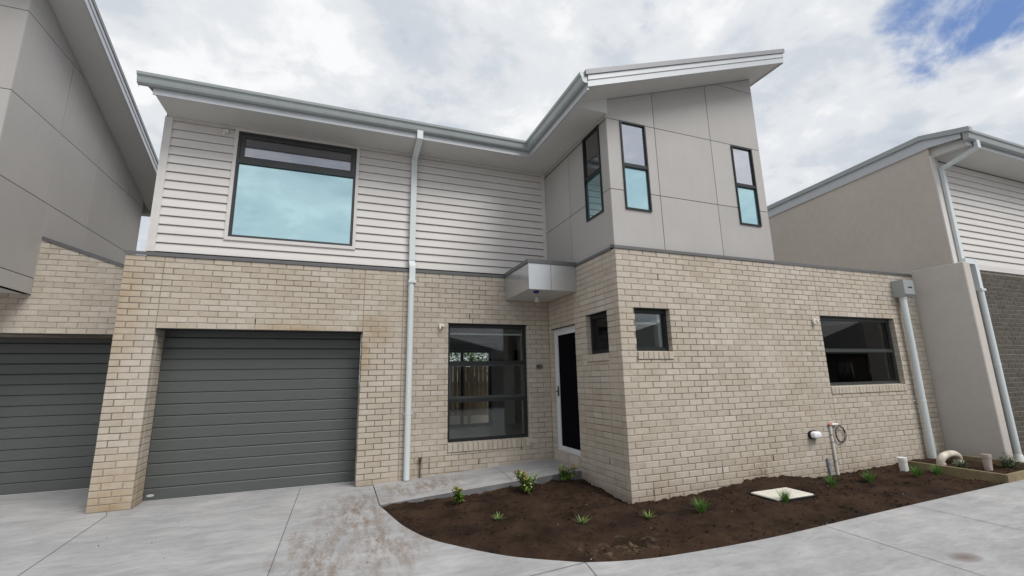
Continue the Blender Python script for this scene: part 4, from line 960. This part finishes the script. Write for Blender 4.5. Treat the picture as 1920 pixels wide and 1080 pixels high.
pts = [(12.20, -2.72, -.12), (12.20, -2.72, .05)] + [(12.45 - .25 * math.cos(t), -2.72 - .02 * math.sin(t), .07 + .10 * math.sin(t)) for t in [math.pi * i / 14 for i in range(15)]] + [(12.70, -2.72, .05), (12.70, -2.72, -.12)]
o = thing('gooseneck_pipe', 'dirty white gooseneck pipe bending over behind the timber planter edge', 'pipe', (12.45, -2.72, -.1))
MB().tube(pts, .055, 20).build('pipe', 'dirty_pvc', o, smooth=True)
MB().tube([(12.20, -2.72, .0), (12.20, -2.72, .045)], .065, 20).tube([(12.70, -2.72, .0), (12.70, -2.72, .045)], .065, 20).build('collar', 'dirty_pvc', o, smooth=True)
o = thing('pipe_stub', 'murky brown plastic pipe stub standing inside the timber planter', 'pipe', (12.4, -3.22, -.05))
MB().tube([(12.40, -3.22, -.1), (12.415, -3.22, .225)], .05, 20, rs=[.045, .058]).build('pipe', 'murky_plastic', o, smooth=True)
MB().tube([(12.4135, -3.22, .19), (12.415, -3.22, .235)], .062, 20).build('rim', 'murky_plastic', o, smooth=True)
o = thing('planter_box', 'low raised planter edged with weathered timber sleepers', 'planter', (12.3, -3.2, -.05))
MB().bevbox(11.565, 11.615, -3.735, -2.50, -.1, .105, .005).build('sleeper', 'sleeper', o)
MB().add([(11.566, -3.785, -.1), (13.9, -3.66, -.1), (13.9, -3.61, -.1), (11.566, -3.737, -.1), (11.566, -3.785, .1), (13.9, -3.66, .1), (13.9, -3.61, .1), (11.566, -3.737, .1)],
         [(0, 3, 2, 1), (4, 5, 6, 7), (0, 1, 5, 4), (1, 2, 6, 5), (2, 3, 7, 6), (3, 0, 4, 7)]).build('sleeper', 'sleeper', o)
MB().bevbox(12.93, 12.98, -3.62, -2.45, -.1, .10, .005).build('sleeper', 'sleeper', o)

# ---- plants
def leaf(g, p, d, L_, w, curl=.25, up=Vector((0, 0, 1))):
    d = d.normalized(); s = d.cross(up); s = s.normalized() if s.length > .01 else Vector((1, 0, 0)); n = s.cross(d)
    m_ = p + d * L_ * .5 + n * L_ * .06; t = p + d * L_ - n * L_ * curl
    g.add([tuple(p), tuple(m_ + s * w / 2), tuple(t), tuple(m_ - s * w / 2), tuple(m_ - n * w * .18)], [(0, 1, 4), (1, 2, 4), (2, 3, 4), (3, 0, 4)])
def blade(g, p, d, L_, w, droop):
    d = d.normalized(); s = d.cross(Vector((0, 0, 1))); s = s.normalized() if s.length > .01 else Vector((1, 0, 0)); h = Vector((d.x, d.y, 0)); pts = []
    for i in range(4):
        t = i / 3; q = p + d * L_ * t + h * droop * L_ * t * t - Vector((0, 0, 1)) * droop * L_ * .7 * t * t; ww = w * (1 - t) ** .6 if t < 1 else 0
        pts.append((q, ww))
    vs = []
    for q, ww in pts[:-1]: vs += [tuple(q - s * ww / 2), tuple(q + s * ww / 2)]
    vs.append(tuple(pts[-1][0])); g.add(vs, [(0, 1, 3, 2), (2, 3, 5, 4), (4, 5, 6)])
def shrub(x, y, h, r, n, label, young=.4, berries=0, seed=1):
    rnd = random.Random(seed); z0 = soil_h(x, y); o = thing('shrub', label, 'shrub', (x, y, z0), 'young leafy shrubs along the path')
    gs, gg, gy, gb = MB(), MB(), MB(), MB()
    for k_ in range(9):
        a = rnd.uniform(0, 6.28); e = rnd.uniform(.4, .92); tip = Vector((x + math.cos(a) * r * .8 * rnd.random() ** .4, y + math.sin(a) * r * .8 * rnd.random() ** .4, z0 + h * e)); b = Vector((x, y, z0 - .02))
        mid = (b + tip) / 2 + Vector((rnd.uniform(-.02, .02), rnd.uniform(-.02, .02), 0)); gs.tube([b, mid, tip], .003, 5)
        for j in range(n // 9):
            t = .25 + .75 * rnd.random(); p = (b.lerp(mid, t * 2) if t < .5 else mid.lerp(tip, t * 2 - 1)); aa = rnd.uniform(0, 6.28)
            d = Vector((math.cos(aa), math.sin(aa), rnd.uniform(-.1, 1.1))); L_ = rnd.uniform(.05, .095) * (h / .3) ** .5
            leaf(gy if (p.z > z0 + h * (1 - young) and rnd.random() < .5) else gg, p, d, L_, L_ * .45, rnd.uniform(0, .4))
        if berries and k_ < berries:
            c = tip + Vector((rnd.uniform(-.03, .05), rnd.uniform(-.05, .0), rnd.uniform(-.12, -.02))); gb.tube([c, c + Vector((0, 0, .008)), c + Vector((0, 0, .018))], .01, 7, rs=[.004, .011, .004])
    gs.build('stem', 'bark', o); gg.build('foliage', 'leaf_green', o, recalc=False)
    if gy.v: gy.build('new_growth', 'leaf_young', o, recalc=False)
    if gb.v: gb.build('flower_bud', 'berry', o, smooth=True)
shrub(4.36, -1.53, .22, .15, 190, 'small green shrub at the narrow left end of the garden bed', .3, 0, 3)
shrub(5.38, -1.38, .30, .22, 340, 'largest shrub of the bed with pinkish tips and pale buds', .42, 8, 5)
shrub(6.10, -1.20, .24, .18, 230, 'red-tipped shrub beside the porch corner by the front door', .4, 0, 9)
def spiky(x, y, label, seed, n=20, L0=.10):
    rnd = random.Random(seed); z0 = soil_h(x, y); o = thing('spiky_plant', label, 'plant', (x, y, z0), 'small spiky rosette plants'); g = MB()
    for k_ in range(n):
        a = k_ * 2.399 + rnd.uniform(-.3, .3); e = .35 + 1.5 * (k_ / n); blade(g, Vector((x, y, z0 + .005)) + Vector((math.cos(a), math.sin(a), 0)) * .012, Vector((math.cos(a), math.sin(a), e)), L0 * rnd.uniform(.75, 1.1), .013, rnd.uniform(.02, .12))
    g.build('leaf_rosette', 'blade_pale', o, recalc=False)
    MB().tube([(x, y, z0 - .03), (x, y, z0 + .02)], .012, 7).build('crown', 'blade_pale', o)
spiky(4.61, -2.36, 'spiky plant nearest the driveway at the left of the bed', 1)
spiky(5.41, -2.84, 'spiky plant at the middle of the front curve of the bed', 2, 24, .11)
spiky(6.15, -3.02, 'spiky plant in front of the brick corner of the wing', 3)
def tuft(x, y, label, seed, n=130, L0=.20):
    rnd = random.Random(seed); z0 = soil_h(x, y); o = thing('grass_tuft', label, 'plant', (x, y, z0), 'green grass tufts along the wing wall'); g = MB()
    for k_ in range(n):
        a = rnd.uniform(0, 6.28); rr = .028 * rnd.random() ** .5; lean = rnd.random() ** 1.3 * .75
        blade(g, Vector((x + math.cos(a) * rr, y + math.sin(a) * rr, z0 - .005)), Vector((math.cos(a) * lean, math.sin(a) * lean, 1)), L0 * rnd.uniform(.55, 1.08), .0055, rnd.uniform(.02, .35))
    g.build('blades', 'blade_green', o, recalc=False)
    MB().tube([(x, y, z0 - .03), (x, y, z0 + .025)], .022, 8).build('crown', 'blade_green', o)
tuft(6.85, -3.07, 'grass tuft left of the pale pit cover', 11)
tuft(8.08, -3.16, 'grass tuft right in front of the pale pit cover', 12)
tuft(9.33, -2.88, 'grass tuft in front of the white conduit pipe', 13)
tuft(10.02, -2.95, 'grass tuft midway between the conduit and the white pipe stub', 14)
tuft(10.98, -3.02, 'grass tuft in front of the white pipe stub', 15)
tuft(11.42, -3.05, 'grass tuft against the left sleeper of the timber planter', 16)
def grey_shrub(x, y, label, seed, h, r):
    rnd = random.Random(seed); z0 = -.02; o = thing('grey_shrub', label, 'shrub', (x, y, z0), 'grey-green shrubs in the planter'); g, s = MB(), MB()
    for k_ in range(14):
        a = rnd.uniform(0, 6.28); tip = Vector((x + math.cos(a) * r * rnd.random(), y + math.sin(a) * r * rnd.random(), z0 + h * rnd.uniform(.5, 1))); b = Vector((x, y, z0 - .02)); s.tube([b, tip], .003, 5)
        for j in range(22):
            p = b.lerp(tip, rnd.uniform(.3, 1)); aa = rnd.uniform(0, 6.28); leaf(g, p, Vector((math.cos(aa), math.sin(aa), rnd.uniform(-.2, .8))), rnd.uniform(.04, .075), .017, .1)
    s.build('stem', 'bark', o); g.build('foliage', 'leaf_grey', o, recalc=False)
grey_shrub(11.95, -3.10, 'grey-green shrub in the planter under the gooseneck pipe', 21, .21, .15)
grey_shrub(12.78, -3.28, 'grey-green shrub in the planter right of the murky pipe stub', 22, .26, .17)
grey_shrub(14.2, -3.25, 'dark shrub at the foot of the brown brick wall', 23, .35, .22)

# ---- soil crumbs and pale stone chips
rnd = random.Random(4)
def lump(g, x, y, z, r, rn):
    vs = [(x + rn.uniform(.6, 1) * r * a, y + rn.uniform(.6, 1) * r * b, z + rn.uniform(.5, .9) * r * c) for a, b, c in ((1, 0, 0), (-1, 0, 0), (0, 1, 0), (0, -1, 0), (0, 0, 1), (0, 0, -1))]
    g.add(vs, [(0, 2, 4), (2, 1, 4), (1, 3, 4), (3, 0, 4), (2, 0, 5), (1, 2, 5), (3, 1, 5), (0, 3, 5)])
g = MB(); c_ = 0
while c_ < 5200:
    x, y = rnd.uniform(3.45, 12.8), rnd.uniform(-3.98, -1.0)
    if not in_poly(x, y, BEDPOLY): continue
    if x > 7.95 and x < 8.68 and -3.15 < y < -2.68: continue
    if mn.noise(Vector((x * 2.2, y * 2.2, 5))) < rnd.uniform(-.5, .5): continue
    r_ = .004 + .020 * rnd.random() ** 4; lump(g, x, y, soil_h(x, y) + r_ * .2, r_, rnd); c_ += 1
g.build('soil_crumbs', 'soil', kind='stuff', recalc=False); bpy.data.objects['soil_crumbs']['label'] = 'dark crumbs of soil strewn over the garden bed'; bpy.data.objects['soil_crumbs']['category'] = 'soil'
g = MB()
for k_ in range(22):
    while 1:
        x, y = rnd.uniform(3.6, 11.4), rnd.uniform(-3.95, -1.1)
        if in_poly(x, y, BEDPOLY): break
    r_ = rnd.uniform(.003, .009); lump(g, x, y, soil_h(x, y) + r_ * .3, r_, rnd)
o = g.build('stone_chips', 'stone_chip', kind='stuff', recalc=False); tag(o, 'scattered pale stone chips on the dark soil', 'stone chips')

g = MB()
for k_ in range(330):
    t = rnd.random(); x, y = (3.25 + rnd.gauss(0, .42), -1.5 + rnd.gauss(0, .8)) if t < .55 else ((rnd.uniform(-.5, 3.3), rnd.uniform(-4, .1)) if t < .8 else (rnd.uniform(3.5, 5.0), rnd.uniform(-1.0, -.05)))
    if in_poly(x, y, BEDPOLY) or dist_edge(x, y) < .02 or (x < .5 and y > -.05) or y > .2: continue
    if x > 3.44 and not (front_y(x) + .02 < y < -.03): continue
    zz = path_z((x, y)) if x > 3.44 else 0.0
    r_ = .002 + .006 * rnd.random() ** 3; lump(g, x, y, zz + r_ * .35, r_, rnd)
o = g.build('dirt_crumbs', 'soil', kind='stuff', recalc=False); tag(o, 'crumbs of brown dirt scattered on the pale concrete driveway and path', 'dirt')

# ================================================================== BACK YARD seen through the living-room window
g = MB(); g.add([(2, 4.85, .05), (12, 4.85, .05), (12, 8.4, .05), (2, 8.4, .05)], [(0, 1, 2, 3)]); g.build('yard', 'yard_paving', kind='structure')
fe = thing('paling_fence', 'brown timber paling fence in the back yard seen through the living-room window', 'fence', (7, 8, 0))
pm = None
for k_ in range(34):
    x = 4.4 + k_ * .155
    if pm is None:
        o = MB().box(4.4, 4.4 + .145, 8.0, 8.018, .05, 1.99).build('paling', 'paling', fe); pm = o
    else:
        o = pm.copy(); COL.objects.link(o); o.location = pm.location + Vector((k_ * .155, rnd.uniform(-.006, .006), rnd.uniform(-.015, .01)))
for zz in (.45, 1.35): MB().box(4.3, 9.8, 7.93, 7.999, zz, zz + .09).build('rail', 'paling', fe)
for xx in (5.2, 7.05, 8.9): MB().box(xx, xx + .1, 7.83, 7.929, .05, 1.9).build('post', 'paling', fe)
MB().box(4.3, 9.8, 7.85, 7.925, .052, .32).build('plinth', 'yard_paving', fe)
tr = thing('garden_tree', 'leafy green tree behind the back fence seen through the living-room window', 'tree', (8.0, 10.6, 0))
MB().tube([(8, 10.6, -.2), (8.05, 10.6, 1.2), (7.95, 10.65, 2.4)], .1, 10, rs=[.13, .10, .06]).build('trunk', 'bark', tr, smooth=True)
g = MB()
for k_ in range(2600):
    u = Vector((rnd.gauss(0, 1), rnd.gauss(0, 1), rnd.gauss(0, 1))).normalized() * rnd.random() ** .4
    p = Vector((8, 10.6, 2.7)) + Vector((u.x * 1.6, u.y * 1.1, u.z * .95)); p += Vector((mn.noise(p * 2), mn.noise(p * 2.1 + Vector((5, 5, 5))), mn.noise(p * 1.7))) * .35
    leaf(g, p, Vector((rnd.uniform(-1, 1), rnd.uniform(-1, 1), rnd.uniform(-.6, .5))), rnd.uniform(.09, .16), .07, .2)
g.build('crown', 'tree_leaf', tr, recalc=False)

# ================================================================== HOUSES ACROSS THE DRIVEWAY (mirrored in the windows)
def opposite(x0, x1, y, label, ridge):
    o = thing('opposite_house', label, 'house', ((x0 + x1) / 2, y, 0), 'houses across the driveway')
    MB().box(x0, x1, y - 7, y, -.2, 2.7).build('brick_storey', 'brown_brick', o)
    MB().prism([(x0 - .4, 2.7005), (x1 + .4, 2.7005), (x0 + (x1 - x0) * ridge, 4.9)], y - 7.4, y + .4, 'y').build('roof', 'roof_sheet', o)
    MB().box(x0 + .8, x0 + 3.4, y + .001, y + .03, 0.0, 2.3).build('garage_door', 'garage_steel', o)
    for xx in (x0 + 5, x0 + 8):
        wn = MB().box(xx, xx + 1.5, y + .001, y + .04, .9, 2.2).build('window', 'frame_black', o)
        MB().box(xx + .05, xx + 1.45, y + .041, y + .05, .95, 2.15).build('pane', 'dim_glass', wn)
opposite(-1, 13, -17.5, 'single-storey brown brick house across the driveway, mirrored in the living-room window', .4)
opposite(14, 28, -17.5, 'single-storey brown brick house farther along the driveway, mirrored in the wide window', .5)
opposite(29, 44, -17.5, 'farthest brown brick house along the driveway, mirrored at the right of the wide window', .5)
